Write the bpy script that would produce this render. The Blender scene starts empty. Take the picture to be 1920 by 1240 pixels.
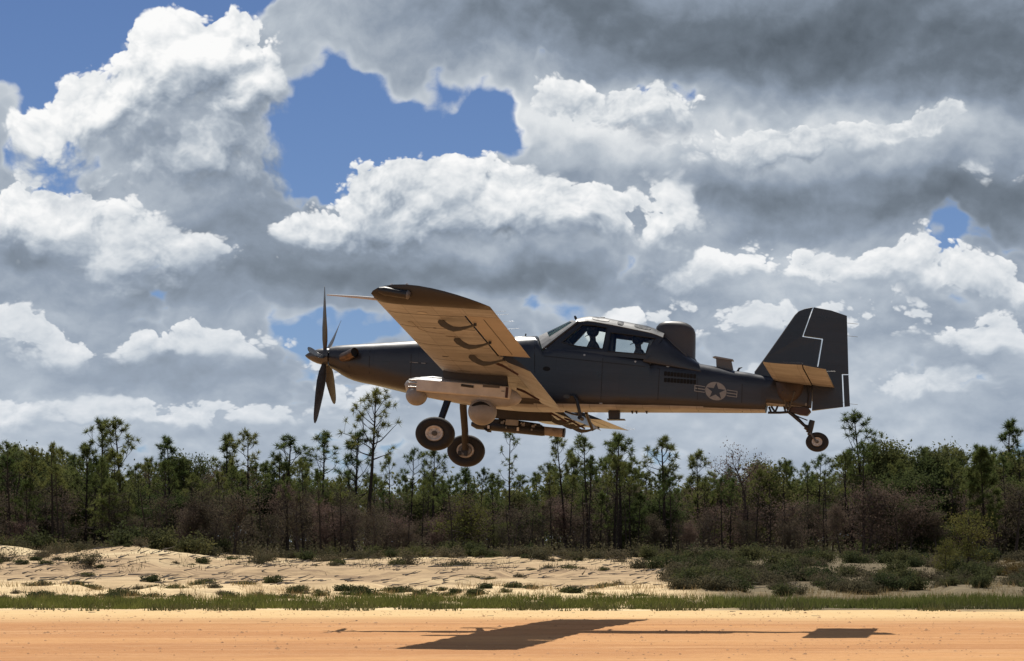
import bpy, bmesh, math, random
import numpy as np
from mathutils import Vector, Matrix, noise as mnoise
from mathutils.geometry import tessellate_polygon

R = random.Random(11)
scene = bpy.context.scene
COL = scene.collection

# ------------------------------------------------------------------ camera, sky, sun, exposure
FOC = 5701.7          # focal length in photo pixels (1920 wide)
HORIZON = 1017.46     # photo row of the horizon
EYE = 1.7             # eye height, metres
cam_data = bpy.data.cameras.new("camera")
cam = bpy.data.objects.new("camera", cam_data)
COL.objects.link(cam)
cam.location = (0, 0, EYE)
cam.rotation_euler = (math.radians(90), 0, 0)
cam_data.sensor_width = 36.0
cam_data.lens = 36.0 * FOC / 1920.0
cam_data.shift_y = (HORIZON - 620.0) / 1920.0
cam_data.clip_start = 0.5
cam_data.clip_end = 20000
scene.camera = cam

scene.view_settings.view_transform = 'Standard'
scene.view_settings.look = 'None'
scene.view_settings.gamma = 1
scene.view_settings.use_curve_mapping = False
scene.view_settings.exposure = EXPOSURE = 0.0

SUN_DIR = Vector((-0.082, 0.655, 1.0)).normalized()      # towards the sun
SUN_ELEV = math.asin(SUN_DIR.z)
SUN_AZ = math.atan2(SUN_DIR.x, SUN_DIR.y)                # from +Y towards +X
sun_data = bpy.data.lights.new("sun", 'SUN')
sun_data.energy = 4.9
sun_data.angle = math.radians(0.53)
sun_data.color = (1.0, 0.955, 0.88)
sun = bpy.data.objects.new("sun", sun_data)
COL.objects.link(sun)
sun.rotation_euler = (-SUN_DIR).to_track_quat('-Z', 'Y').to_euler()
sun.location = (0, 60, 80)
# ------------------------------------------------------------------ sky: daylight model with broken cumulus built from noise
world = bpy.data.worlds.new("World")
scene.world = world
world.use_nodes = True
def build_sky(nt):
    nt.nodes.clear()
    lk = nt.links.new
    def N(t, **kw):
        n = nt.nodes.new(t)
        for k, v in kw.items(): setattr(n, k, v)
        return n
    def put(sock, v):
        if isinstance(v, (int, float)): sock.default_value = v
        elif isinstance(v, (tuple, list)): sock.default_value = v
        else: lk(v, sock)
    def M(op, a, b=None, c=None, clamp=False):
        n = N('ShaderNodeMath', operation=op); n.use_clamp = clamp
        for i, v in enumerate((a, b, c)):
            if v is not None: put(n.inputs[i], v)
        return n.outputs[0]
    def VM(op, a, b=None, c=None):
        n = N('ShaderNodeVectorMath', operation=op)
        for i, v in enumerate((a, b, c)):
            if v is not None: put(n.inputs[i], v)
        return n.outputs[0]
    def MR(v, f0, f1, t0=0.0, t1=1.0, interp='SMOOTHSTEP'):
        n = N('ShaderNodeMapRange', interpolation_type=interp)
        for k, x in (('Value', v), ('From Min', f0), ('From Max', f1), ('To Min', t0), ('To Max', t1)): put(n.inputs[k], x)
        return n.outputs[0]
    def MIX(f, a, b):
        n = N('ShaderNodeMix', data_type='RGBA')
        put(n.inputs[0], f)
        for i, c in ((6, a), (7, b)): put(n.inputs[i], (*c, 1) if isinstance(c, tuple) else c)
        return n.outputs[2]
    K = FOC / 1000.0
    tc = N('ShaderNodeTexCoord')
    d = VM('NORMALIZE', tc.outputs['Generated'])
    sx = N('ShaderNodeSeparateXYZ'); lk(d, sx.inputs[0])
    az = M('MULTIPLY', M('ARCTAN2', sx.outputs['X'], sx.outputs['Y']), K)
    el = M('MULTIPLY', M('ARCSINE', sx.outputs['Z']), K)
    cb = N('ShaderNodeCombineXYZ'); lk(az, cb.inputs[0]); lk(el, cb.inputs[2])
    P = cb.outputs[0]                       # bearing and height of the sight line
    D3 = VM('SCALE', d); nt.nodes[-1].inputs['Scale'].default_value = K
    # gently churned coordinates
    wn = N('ShaderNodeTexNoise'); wn.inputs['Scale'].default_value = 4.0; wn.inputs['Detail'].default_value = 4; wn.inputs['Roughness'].default_value = .55
    lk(D3, wn.inputs['Vector'])
    warp = VM('SCALE', VM('SUBTRACT', wn.outputs['Color'], (.5, .5, .5))); nt.nodes[-1].inputs['Scale'].default_value = .20
    PW = VM('ADD', P, VM('MULTIPLY', warp, (1, 0, 1)))
    def layout(items, at):
        """soft patches at given bearings: (x, y, half width, half height, amount, brightness)"""
        acc, acb = 0.0, 0.0
        for x, y, rx, ry, cov, br in items:
            ca = math.atan2(x - 960, FOC) * K
            ce = math.atan2((HORIZON - y), math.hypot(FOC, x - 960)) * K
            q = VM('MULTIPLY_ADD', at, (1000.0 / rx, 0, 1000.0 / ry), (-ca * 1000.0 / rx, 0, -ce * 1000.0 / ry))
            ln = N('ShaderNodeVectorMath', operation='LENGTH'); lk(q, ln.inputs[0])
            f = MR(ln.outputs['Value'], 0.2, 1.5, 1.0, 0.0)
            acc = M('MULTIPLY_ADD', f, cov, acc)
            if br: acb = M('MULTIPLY_ADD', f, br, acb)
        return acc, acb
    def fbm(v, scale, detail, rough=.56):
        a = N('ShaderNodeTexNoise'); a.inputs['Scale'].default_value = scale; a.inputs['Detail'].default_value = detail; a.inputs['Roughness'].default_value = rough; a.inputs['Lacunarity'].default_value = 2.1
        lk(v, a.inputs['Vector']); return M('MULTIPLY', M('SUBTRACT', a.outputs['Fac'], .5), 2.0)
    def billow(v, scale, detail):
        b = N('ShaderNodeTexVoronoi', feature='F1', voronoi_dimensions='3D'); b.inputs['Scale'].default_value = scale
        b.inputs['Detail'].default_value = detail; b.inputs['Roughness'].default_value = .55; b.inputs['Lacunarity'].default_value = 2.3
        lk(v, b.inputs['Vector']); return M('MULTIPLY', M('SUBTRACT', .20, M('MULTIPLY', b.outputs['Distance'], b.outputs['Distance'])), 1.5)
    dz = M('MULTIPLY', M('SUBTRACT', 1.0, M('EXPONENT', M('MULTIPLY', el, -2.4))), .55)      # flatter towards the horizon
    def coords(off, seed):
        v = VM('ADD', VM('ADD', D3, off), VM('MULTIPLY', warp, (.55, .55, .55)))
        sq = N('ShaderNodeSeparateXYZ'); lk(v, sq.inputs[0])
        cq = N('ShaderNodeCombineXYZ'); lk(sq.outputs[0], cq.inputs[0]); lk(sq.outputs[1], cq.inputs[1]); lk(M('ADD', sq.outputs[2], dz), cq.inputs[2])
        return VM('ADD', cq.outputs[0], seed)
    # 1. the grey sheet behind: broad, soft, with clear gaps
    lx, ly = layout(SHEET, PW)
    f0 = coords((0, 0, 0), (0, 0, 0))
    g1 = fbm(f0, 2.6, 9, .55); g2 = fbm(coords((-.006, 0, .030), (0, 0, 0)), 2.6, 4, .5)
    cover = M('ADD', M('ADD', lx, M('MULTIPLY', g1, 2.3)), MR(el, 1.2, 4.5, 1.05, -.30))
    cover = M('ADD', cover, M('MULTIPLY_ADD', billow(f0, 6.0, 2.0), .70, .80))
    alpha = MR(cover, -.12, .50)
    shade = M('ADD', M('ADD', .475, ly), M('ADD', M('MULTIPLY', g1, .34), M('MULTIPLY', M('SUBTRACT', g1, g2), .50)))
    shade = M('ADD', shade, MR(cover, .0, .9, .20, 0.0))
    def ramp_(v, stops):
        cr = N('ShaderNodeValToRGB'); e_ = cr.color_ramp.elements
        while len(e_) < len(stops): e_.new(.5)
        for e, (p, c) in zip(e_, stops): e.position = p; e.color = (*c, 1)
        lk(v, cr.inputs['Fac']); return cr.outputs['Color']
    TONE = [(0.0, (.095, .118, .145)), (.20, (.160, .195, .240)), (.40, (.275, .33, .41)), (.60, (.48, .535, .60)), (.80, (.77, .80, .825)), (1.0, (1.0, 1.0, .995))]
    # 2. heaped clouds in front, far banks first: crisp sunlit heads, soft shaded feet
    OFF = (-.012, 0, .050)
    q0, q1 = coords((0, 0, 0), (9.4, 2.2, 5.8)), coords((-.006, 0, .022), (9.4, 2.2, 5.8))
    n0, n1 = fbm(q0, 3.4, 10, .60), fbm(q1, 3.4, 10, .60)
    v0, v1 = billow(q0, 9.0, 3.0), billow(q1, 9.0, 3.0)
    rough = M('ADD', M('MULTIPLY', n0, 1.45), M('MULTIPLY', v0, .55))
    fine = M('ADD', M('MULTIPLY', M('SUBTRACT', n0, n1), .55), M('MULTIPLY', M('SUBTRACT', v0, v1), .24))
    tone_noise = M('MULTIPLY', n0, .20)
    PO = VM('ADD', PW, OFF)
    def bank(items, base, gain, relief):
        l0, bb = layout(items, PW)
        l1, _ = layout([(x, y, rx, ry, cv, 0) for x, y, rx, ry, cv, _b in items], PO)
        c0 = M('ADD', M('MULTIPLY_ADD', l0, 1.40, -.20), rough)
        broad = MR(M('SUBTRACT', l0, l1), -.42, .62)
        lit = M('ADD', broad, M('MULTIPLY', fine, relief))
        al = MR(c0, 0.0, M('MULTIPLY_ADD', M('SUBTRACT', 1.0, broad), .95, .28))
        sh = M('ADD', M('MULTIPLY_ADD', lit, gain, base), M('ADD', bb, tone_noise))
        return al, M('ADD', sh, MR(c0, 0.0, .45, .12, 0.0))
    # beyond the frame the same kind of heaps, placed by noise
    oc = M('ADD', M('ADD', M('MULTIPLY', rough, 1.6), -.10), MR(M('ABSOLUTE', az), 1.05, 1.6, -2.0, 0.0))
    aN, sN = MR(oc, 0, .5), M('ADD', .62, M('MULTIPLY', fine, .55))
    LAYERS = [bank(it, *k) for it, k in BANKS]
    sky = N('ShaderNodeTexSky', sky_type='NISHITA'); sky.sun_disc = False
    sky.sun_elevation = SUN_ELEV; sky.sun_rotation = SUN_AZ
    sky.altitude = 1500; sky.air_density = .8; sky.dust_density = 0.0; sky.ozone_density = 3.0
    S = SKY_STRENGTH
    blue = VM('MULTIPLY', sky.outputs[0], SKY_TINT)
    def cloudcol(v):
        c = VM('SCALE', ramp_(v, TONE)); nt.nodes[-1].inputs['Scale'].default_value = CLOUD_GAIN / S
        # clouds low in the sky lie far off: blue air lies in front of them
        return MIX(MR(el, .80, .05, 0.0, .38), c, tuple(k / S for k in (.46, .54, .65)))
    col = MIX(alpha, blue, cloudcol(shade))
    col = MIX(M('MULTIPLY', aN, MR(el, 1.2, 4.0, 1.0, 0.0)), col, cloudcol(sN))
    for al_, sh_ in LAYERS:
        col = MIX(al_, col, cloudcol(sh_))
    bg = N('ShaderNodeBackground'); bg.inputs['Strength'].default_value = S
    lk(col, bg.inputs['Color'])
    out = N('ShaderNodeOutputWorld'); lk(bg.outputs[0], out.inputs[0])
SKY_STRENGTH, SKY_TINT, CLOUD_GAIN = 0.10, (.48, .51, .62), 0.97
SHEET = [
    # clear gaps
    (40, 70, 300, 190, -2.2, 0), (260, -30, 260, 80, -1.9, 0), (440, 0, 90, 70, -1.4, 0),
    (640, 200, 150, 140, -2.1, 0), (800, 240, 190, 90, -2.1, 0), (560, 280, 100, 60, -1.6, 0), (920, 230, 80, 70, -1.4, 0), (520, 330, 90, 40, -1.2, 0),
    (610, 610, 100, 50, -1.5, 0), (1060, 560, 110, 55, -1.5, 0), (70, 290, 80, 50, -1.2, 0), (100, 360, 70, 40, -1.0, 0), (1550, 480, 35, 70, -.9, 0), (1185, 375, 60, 20, -1.0, 0), (1180, 500, 50, 50, -.8, 0),
    # dark deck across the top right
    (640, 20, 140, 60, 1.2, -0.08), (850, 50, 170, 70, 1.6, -0.12), (1150, 40, 250, 80, 1.0, -0.16), (1450, 40, 330, 90, 1.0, -0.20), (1750, 90, 340, 100, 1.0, -0.27), (1300, 120, 200, 36, .5, -0.08), (1920, 150, 200, 60, .5, -0.11),
    (1640, 365, 320, 44, .6, -0.20), (1360, 360, 170, 36, .5, -0.14), (1850, 400, 170, 50, .5, -0.16), (1440, 410, 160, 30, .5, -0.09),
    # shaded undersides
    (400, 390, 200, 80, .8, -0.08), (560, 460, 240, 70, .6, -0.14), (820, 515, 400, 34, .8, -0.23), (1010, 535, 170, 30, .6, -0.19), (470, 545, 250, 36, .6, -0.12), (70, 480, 90, 30, .5, -0.16),
    (340, 700, 330, 50, .4, -0.08), (150, 570, 200, 26, .5, -0.09), (1270, 550, 110, 50, .3, -0.06), (1720, 610, 220, 40, .3, -0.05),
    # paler stretches
    (1750, 230, 240, 120, .7, .06), (1900, 380, 170, 90, .8, .0), (1560, 560, 260, 90, .5, .04), (1250, 420, 120, 90, .5, .04), (850, 440, 330, 60, .6, -.02), (330, 560, 200, 60, .5, -.03),
    (1100, 230, 160, 70, .4, .20), (1330, 250, 240, 60, .4, .16), (1620, 250, 260, 44, .4, .16), (1130, 310, 160, 40, .4, .06), (960, 800, 1200, 60, .4, .10), (1420, 500, 140, 60, .3, .12), (1500, 720, 300, 50, .3, .08), (250, 420, 200, 60, .4, .06),
]
BANKS = [
    # far, low banks
    ([(20, 660, 120, 90, 1, .05), (250, 650, 170, 60, 1, .03), (440, 650, 120, 50, .9, .0), (630, 690, 90, 60, 1, .08), (160, 765, 210, 50, 1, .03), (10, 800, 70, 60, 1.1, .10), (430, 775, 220, 40, .8, .0), (690, 750, 130, 50, .9, .04),
      (1260, 610, 130, 70, .9, .0), (1480, 615, 150, 55, 1, .06), (1740, 600, 190, 60, 1, .02), (1900, 650, 110, 60, .9, .04), (1650, 705, 200, 50, .9, .02), (1840, 735, 170, 55, .9, .04), (1370, 725, 170, 50, .9, .02), (1050, 760, 220, 45, .8, .0)], (.475, .30, 1.2)),
    # middle distance
    ([(170, 420, 190, 100, 1, .06), (30, 410, 120, 80, 1, .08), (330, 500, 200, 60, .8, -.08), (1150, 592, 70, 40, 1.25, .14), (1430, 500, 150, 70, 1.05, .08), (1660, 500, 150, 60, .9, .0), (1860, 520, 140, 55, .9, .0), (1250, 480, 100, 90, .9, .0), (1235, 400, 80, 55, .9, .06),
      (1400, 290, 220, 70, .8, -.08), (1600, 262, 200, 50, .8, -.02), (1830, 235, 160, 45, .7, -.08), (1880, 330, 110, 40, .7, -.06)], (.43, .38, 1.2)),
    # the row in the middle and the bright heads right of the gap
    ([(655, 325, 90, 85, 1.15, .03), (750, 365, 110, 85, 1.05, -.02), (915, 345, 125, 85, 1.15, .03), (1035, 410, 120, 65, .95, .02), (1140, 430, 115, 55, .9, .05), (560, 410, 120, 60, .9, -.03), (830, 440, 280, 60, .9, -.05), (1070, 210, 110, 85, 1, -.02), (1240, 225, 170, 70, .9, -.06)], (.40, .43, 1.35)),
    # the tall tower on the left
    ([(335, 85, 105, 70, 1.2, .08), (440, 120, 95, 85, 1.1, .06), (225, 160, 140, 85, 1.15, .06), (105, 230, 105, 60, 1.1, .06), (470, 215, 85, 65, 1, .0), (320, 240, 190, 100, 1, .0), (120, 330, 130, 60, .85, .05), (400, 350, 190, 80, .9, -.10)], (.44, .42, 1.3)),
]
build_sky(world.node_tree)
world.cycles.sampling_method = 'MANUAL'
world.cycles.sample_map_resolution = 512
# ------------------------------------------------------------------ helpers
def link_mesh(name, me, parent=None):
    o = bpy.data.objects.new(name, me)
    COL.objects.link(o)
    if parent is not None:
        o.parent = parent
    return o

def tag(o, label=None, cat=None, group=None, kind=None):
    if label: o['label'] = label
    if cat: o['category'] = cat
    if group: o['group'] = group
    if kind: o['kind'] = kind
    return o

def empty(name, loc=(0, 0, 0)):
    o = bpy.data.objects.new(name, None)
    o.empty_display_size = 0.3
    COL.objects.link(o)
    o.location = loc
    return o

class MB:
    """collects vertices and faces, then links them as ONE mesh object"""
    def __init__(self):
        self.v, self.f, self.m = [], [], []
    def add(self, verts, faces, mi=0):
        b = len(self.v)
        self.v += [tuple(p) for p in verts]
        self.f += [tuple(i + b for i in f) for f in faces]
        self.m += [mi] * len(faces)
        return self
    def box(self, c, size, rot=None, mi=0, taper=None):
        hx, hy, hz = (k / 2 for k in size)
        pts = []
        for z in (-1, 1):
            for x, y in ((-1, -1), (1, -1), (1, 1), (-1, 1)):
                k = taper if (taper and z > 0) else 1.0
                pts.append(Vector((x * hx * k, y * hy * k, z * hz)))
        if rot is not None:
            pts = [rot @ p for p in pts]
        c = Vector(c)
        return self.add([p + c for p in pts], [(3, 2, 1, 0), (4, 5, 6, 7), (0, 1, 5, 4), (1, 2, 6, 5), (2, 3, 7, 6), (3, 0, 4, 7)], mi)
    def loft(self, rings, cap=True, mi=0):
        n = len(rings[0])
        vs = [p for r in rings for p in r]
        fs = []
        for i in range(len(rings) - 1):
            for j in range(n):
                k = (j + 1) % n
                fs.append((i * n + j, i * n + k, (i + 1) * n + k, (i + 1) * n + j))
        if cap:
            fs.append(tuple(range(n - 1, -1, -1)))
            fs.append(tuple((len(rings) - 1) * n + j for j in range(n)))
        return self.add(vs, fs, mi)
    def tube(self, path, rad, n=8, cap=True, mi=0, flat=1.0, side=None):
        path = [Vector(p) for p in path]
        if not isinstance(rad, (list, tuple)):
            rad = [rad] * len(path)
        rings = []
        ref = Vector(side) if side is not None else None
        for i, p in enumerate(path):
            d = (path[min(i + 1, len(path) - 1)] - path[max(i - 1, 0)]).normalized()
            if ref is None:
                ref = Vector((0, 0, 1)) if abs(d.z) < 0.9 else Vector((1, 0, 0))
            x = (ref - d * ref.dot(d)).normalized()
            y = d.cross(x)
            rings.append([p + (x * math.cos(t) + y * math.sin(t) * flat) * rad[i] for t in (2 * math.pi * k / n for k in range(n))])
        return self.loft(rings, cap, mi)
    def lathe(self, prof, origin, axis, n=24, mi=0, squash=None, up=None):
        """prof: (distance along axis, radius) pairs"""
        axis = Vector(axis).normalized()
        upv = Vector(up) if up is not None else (Vector((0, 0, 1)) if abs(axis.z) < 0.9 else Vector((1, 0, 0)))
        x = (upv - axis * upv.dot(axis)).normalized()
        y = axis.cross(x)
        o = Vector(origin)
        sq = squash or 1.0
        rings = [[o + axis * t + (x * math.cos(a) * sq + y * math.sin(a)) * max(r, 1e-4) for a in (2 * math.pi * k / n for k in range(n))] for t, r in prof]
        return self.loft(rings, True, mi)
    def plate(self, outer, holes, fn, t0, t1, mi=0):
        """flat polygon (with holes) in 2D, mapped to 3D by fn(x, y, t), given thickness t0..t1"""
        loops = [list(outer)] + [list(h) for h in holes]
        flat = [p for l in loops for p in l]
        tris = tessellate_polygon([[Vector((p[0], p[1], 0)) for p in l] for l in loops])
        n = len(flat)
        vs = [fn(p[0], p[1], t0) for p in flat] + [fn(p[0], p[1], t1) for p in flat]
        fs = [tuple(t) for t in tris] + [tuple(i + n for i in reversed(t)) for t in tris]
        b = 0
        for l in loops:
            for i in range(len(l)):
                j = (i + 1) % len(l)
                fs.append((b + i, b + j, n + b + j, n + b + i))
            b += len(l)
        return self.add(vs, fs, mi)
    def build(self, name, mats, parent=None, off=None, smooth=None, bevel=0):
        me = bpy.data.meshes.new(name)
        v = self.v if off is None else [(p[0] - off[0], p[1] - off[1], p[2] - off[2]) for p in self.v]
        me.from_pydata([tuple(p) for p in v], [], self.f)
        mats = mats if isinstance(mats, (list, tuple)) else [mats]
        for m in mats:
            me.materials.append(m)
        me.polygons.foreach_set('material_index', self.m)
        bm = bmesh.new(); bm.from_mesh(me)
        bmesh.ops.recalc_face_normals(bm, faces=bm.faces)
        if bevel:
            es = [e for e in bm.edges if len(e.link_faces) == 2 and e.calc_face_angle(0) > 0.6]
            bmesh.ops.bevel(bm, geom=es, offset=bevel, segments=2, affect='EDGES', clamp_overlap=True)
        bm.to_mesh(me); bm.free()
        if smooth is not None:
            me.shade_smooth()
            if smooth < 180:
                me.set_sharp_from_angle(angle=math.radians(smooth))
        return link_mesh(name, me, parent)

def ellipse_ring(a, hw, uc, hup, hdn, ntop=2.3, nbot=2.3, n=40, shear=None):
    pts = []
    for k in range(n):
        t = 2 * math.pi * k / n
        c, s_ = math.cos(t), math.sin(t)
        e = 2.0 / (ntop if s_ >= 0 else nbot)
        s = hw * math.copysign(abs(c) ** e, c)
        u = uc + (hup if s_ >= 0 else hdn) * math.copysign(abs(s_) ** e, s_)
        pts.append(((a if shear is None else shear(u)), s, u))
    return pts

# ------------------------------------------------------------------ materials
def new_mat(name):
    m = bpy.data.materials.new(name)
    m.use_nodes = True
    nt = m.node_tree
    b = nt.nodes['Principled BSDF']
    return m, nt, b

def nd(nt, typ, **kw):
    n = nt.nodes.new(typ)
    for k, v in kw.items():
        setattr(n, k, v)
    return n

def noise_node(nt, scale, detail=5, rough=0.6, coord='Object', stretch=None, dist=0.0):
    tc = nd(nt, 'ShaderNodeTexCoord')
    src = tc.outputs[coord]
    if stretch:
        mp = nd(nt, 'ShaderNodeMapping')
        mp.inputs['Scale'].default_value = stretch
        nt.links.new(src, mp.inputs['Vector']); src = mp.outputs[0]
    n = nd(nt, 'ShaderNodeTexNoise')
    n.inputs['Scale'].default_value = scale
    n.inputs['Detail'].default_value = detail
    n.inputs['Roughness'].default_value = rough
    n.inputs['Distortion'].default_value = dist
    nt.links.new(src, n.inputs['Vector'])
    return n

def ramp(nt, src, stops):
    r = nd(nt, 'ShaderNodeValToRGB')
    el = r.color_ramp.elements
    while len(el) < len(stops):
        el.new(0.5)
    for e, (p, c) in zip(el, stops):
        e.position = p
        e.color = (*c, 1) if len(c) == 3 else c
    nt.links.new(src, r.inputs['Fac'])
    return r

def surf(name, c1, c2=None, rough=0.6, metal=0.0, scale=3.0, stretch=None, bump=0.0, bscale=40, spec=0.5, rvar=0.12, panels=None, streaks=None):
    """worn paint / metal / rubber: two close tones mixed by noise, uneven gloss, optional relief"""
    m, nt, b = new_mat(name)
    c2 = c2 or tuple(k * 0.75 for k in c1)
    n = noise_node(nt, scale, 6, 0.65, stretch=stretch)
    r = ramp(nt, n.outputs['Fac'], [(0.36, c2), (0.64, c1)])
    col = r.outputs[0]
    if panels:          # skin panels: each a shade apart, thin dark joints; panels = (axis, axis, width, height)
        tc = nd(nt, 'ShaderNodeTexCoord'); sx = nd(nt, 'ShaderNodeSeparateXYZ'); cb = nd(nt, 'ShaderNodeCombineXYZ')
        nt.links.new(tc.outputs['Object'], sx.inputs[0]); nt.links.new(sx.outputs[panels[0]], cb.inputs[0]); nt.links.new(sx.outputs[panels[1]], cb.inputs[1])
        bk = nd(nt, 'ShaderNodeTexBrick'); bk.offset = .37; bk.inputs['Scale'].default_value = 1.0
        bk.inputs['Brick Width'].default_value = panels[2]; bk.inputs['Row Height'].default_value = panels[3]; bk.inputs['Mortar Size'].default_value = .005; bk.inputs['Bias'].default_value = 0.0
        bk.inputs['Color1'].default_value = (.82, .82, .82, 1); bk.inputs['Color2'].default_value = (1.1, 1.1, 1.12, 1); bk.inputs['Mortar'].default_value = (.55, .55, .55, 1)
        nt.links.new(cb.outputs[0], bk.inputs['Vector'])
        mx = nd(nt, 'ShaderNodeMix', data_type='RGBA', blend_type='MULTIPLY'); mx.inputs[0].default_value = 1.0
        nt.links.new(col, mx.inputs[6]); nt.links.new(bk.outputs['Color'], mx.inputs[7]); col = mx.outputs[2]
    if streaks:         # grime drawn out along the airflow
        n3 = noise_node(nt, 5.0, 6, .7, stretch=streaks)
        r3 = ramp(nt, n3.outputs['Fac'], [(.42, (.70, .68, .66)), (.60, (1.05, 1.05, 1.05))])
        mx = nd(nt, 'ShaderNodeMix', data_type='RGBA', blend_type='MULTIPLY'); mx.inputs[0].default_value = .8
        nt.links.new(col, mx.inputs[6]); nt.links.new(r3.outputs[0], mx.inputs[7]); col = mx.outputs[2]
    nt.links.new(col, b.inputs['Base Color'])
    mr = nd(nt, 'ShaderNodeMapRange')
    mr.inputs['From Min'].default_value = 0.3; mr.inputs['From Max'].default_value = 0.7
    mr.inputs['To Min'].default_value = max(0.03, rough - rvar); mr.inputs['To Max'].default_value = min(1, rough + rvar)
    nt.links.new(n.outputs['Fac'], mr.inputs['Value'])
    nt.links.new(mr.outputs[0], b.inputs['Roughness'])
    b.inputs['Metallic'].default_value = metal
    b.inputs['Specular IOR Level'].default_value = spec
    if bump:
        n2 = noise_node(nt, bscale, 4, 0.6)
        bp = nd(nt, 'ShaderNodeBump'); bp.inputs['Strength'].default_value = bump; bp.inputs['Distance'].default_value = 0.01
        nt.links.new(n2.outputs['Fac'], bp.inputs['Height']); nt.links.new(bp.outputs[0], b.inputs['Normal'])
    return m

def glass_mat(name, tint, gloss=0.06):
    m = bpy.data.materials.new(name); m.use_nodes = True
    nt = m.node_tree; nt.nodes.clear()
    out = nd(nt, 'ShaderNodeOutputMaterial'); mix = nd(nt, 'ShaderNodeMixShader')
    tr = nd(nt, 'ShaderNodeBsdfTransparent'); gl = nd(nt, 'ShaderNodeBsdfGlossy')
    lw = nd(nt, 'ShaderNodeLayerWeight'); lw.inputs['Blend'].default_value = 0.3
    mr = nd(nt, 'ShaderNodeMapRange'); mr.inputs['To Min'].default_value = gloss; mr.inputs['To Max'].default_value = 0.9
    n = noise_node(nt, 6, 3); rr = ramp(nt, n.outputs['Fac'], [(0.3, (0.02,) * 3), (0.8, (0.08,) * 3)])
    tr.inputs['Color'].default_value = (*tint, 1)
    nt.links.new(lw.outputs['Fresnel'], mr.inputs['Value']); nt.links.new(mr.outputs[0], mix.inputs['Fac'])
    nt.links.new(rr.outputs[0], gl.inputs['Roughness'])
    nt.links.new(tr.outputs[0], mix.inputs[1]); nt.links.new(gl.outputs[0], mix.inputs[2]); nt.links.new(mix.outputs[0], out.inputs[0])
    return m
# ------------------------------------------------------------------ ground, runway, sand bank
def smooth01(t):
    t = min(max(t, 0.0), 1.0); return t * t * (3 - 2 * t)
_prof = pchip_ground = None
def bank_height(x, y):
    """the ground: flat field, then a low eroded sand bank rising to the forest floor"""
    ks = ((-1e5, 0), (79, 0), (84, .09), (90, .28), (96, .45), (103, .73), (110, .95), (117, 1.08), (126, 1.18), (1e5, 1.18))
    z = 0
    for (y0, z0), (y1, z1) in zip(ks, ks[1:]):
        if y0 <= y <= y1:
            z = z0 + (z1 - z0) * smooth01((y - y0) / (y1 - y0)) if y0 > -1e4 and y1 < 1e4 else z0
            break
    if 80 < y < 260 and abs(x) < 70:
        w = smooth01((y - 80) / 8) * (1 - smooth01((y - 200) / 60))
        p = Vector((x, y, 0))
        z += w * (.06 * mnoise.fractal(p * .11, 1.0, 2.1, 4) + .055 * mnoise.fractal(Vector((x * .30, y * .55, 3)), 1.0, 2.0, 4))
        r = mnoise.fractal(Vector((x * .16, y * .10, 7)), 1.0, 2.0, 3)
        z += w * .16 * smooth01((r - .02) / .10) * (1 - smooth01((y - 112) / 8))       # little terraces left by wash-outs
        z += .24 * smooth01((-7.5 - x) / 6) * smooth01((y - 96) / 16) * (1 - smooth01((y - 150) / 60))
        z += .22 * math.exp(-((x + 13.6) / 1.6) ** 2 - ((y - 112) / 3) ** 2) + .15 * math.exp(-((x + 19.5) / 2.5) ** 2 - ((y - 113) / 3.5) ** 2)
    return z

def grid_sheet(name, xs, ys, fz, mat):
    nx, ny = len(xs), len(ys)
    v = [(x, y, fz(x, y)) for y in ys for x in xs]
    f = [(j * nx + i, j * nx + i + 1, (j + 1) * nx + i + 1, (j + 1) * nx + i) for j in range(ny - 1) for i in range(nx - 1)]
    me = bpy.data.meshes.new(name); me.from_pydata(v, [], f); me.materials.append(mat); me.shade_smooth()
    o = link_mesh(name, me); tag(o, kind='structure'); return o

def ground_mat(name):
    m, nt, b = new_mat(name)
    b.inputs['Roughness'].default_value = 0.95
    b.inputs['Specular IOR Level'].default_value = 0.15
    tc = nd(nt, 'ShaderNodeTexCoord')
    sx = nd(nt, 'ShaderNodeSeparateXYZ'); nt.links.new(tc.outputs['Object'], sx.inputs[0])
    return m, nt, b, tc, sx
def mathn(nt, op, a, b=None, c=None, clamp=False):
    n = nd(nt, 'ShaderNodeMath', operation=op); n.use_clamp = clamp
    for i, v in enumerate((a, b, c)):
        if v is None: continue
        if isinstance(v, (int, float)): n.inputs[i].default_value = v
        else: nt.links.new(v, n.inputs[i])
    return n.outputs[0]
def maprange(nt, v, f0, f1, t0=0.0, t1=1.0, smooth=True):
    n = nd(nt, 'ShaderNodeMapRange'); n.interpolation_type = 'SMOOTHSTEP' if smooth else 'LINEAR'
    for k, val in (('From Min', f0), ('From Max', f1), ('To Min', t0), ('To Max', t1)): n.inputs[k].default_value = val
    nt.links.new(v, n.inputs['Value']); return n.outputs[0]
def mixc(nt, fac, c1, c2, blend='MIX'):
    n = nd(nt, 'ShaderNodeMix', data_type='RGBA', blend_type=blend)
    if isinstance(fac, (int, float)): n.inputs[0].default_value = fac
    else: nt.links.new(fac, n.inputs[0])
    for i, c in ((6, c1), (7, c2)):
        if isinstance(c, tuple): n.inputs[i].default_value = (*c, 1)
        else: nt.links.new(c, n.inputs[i])
    return n.outputs[2]
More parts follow.
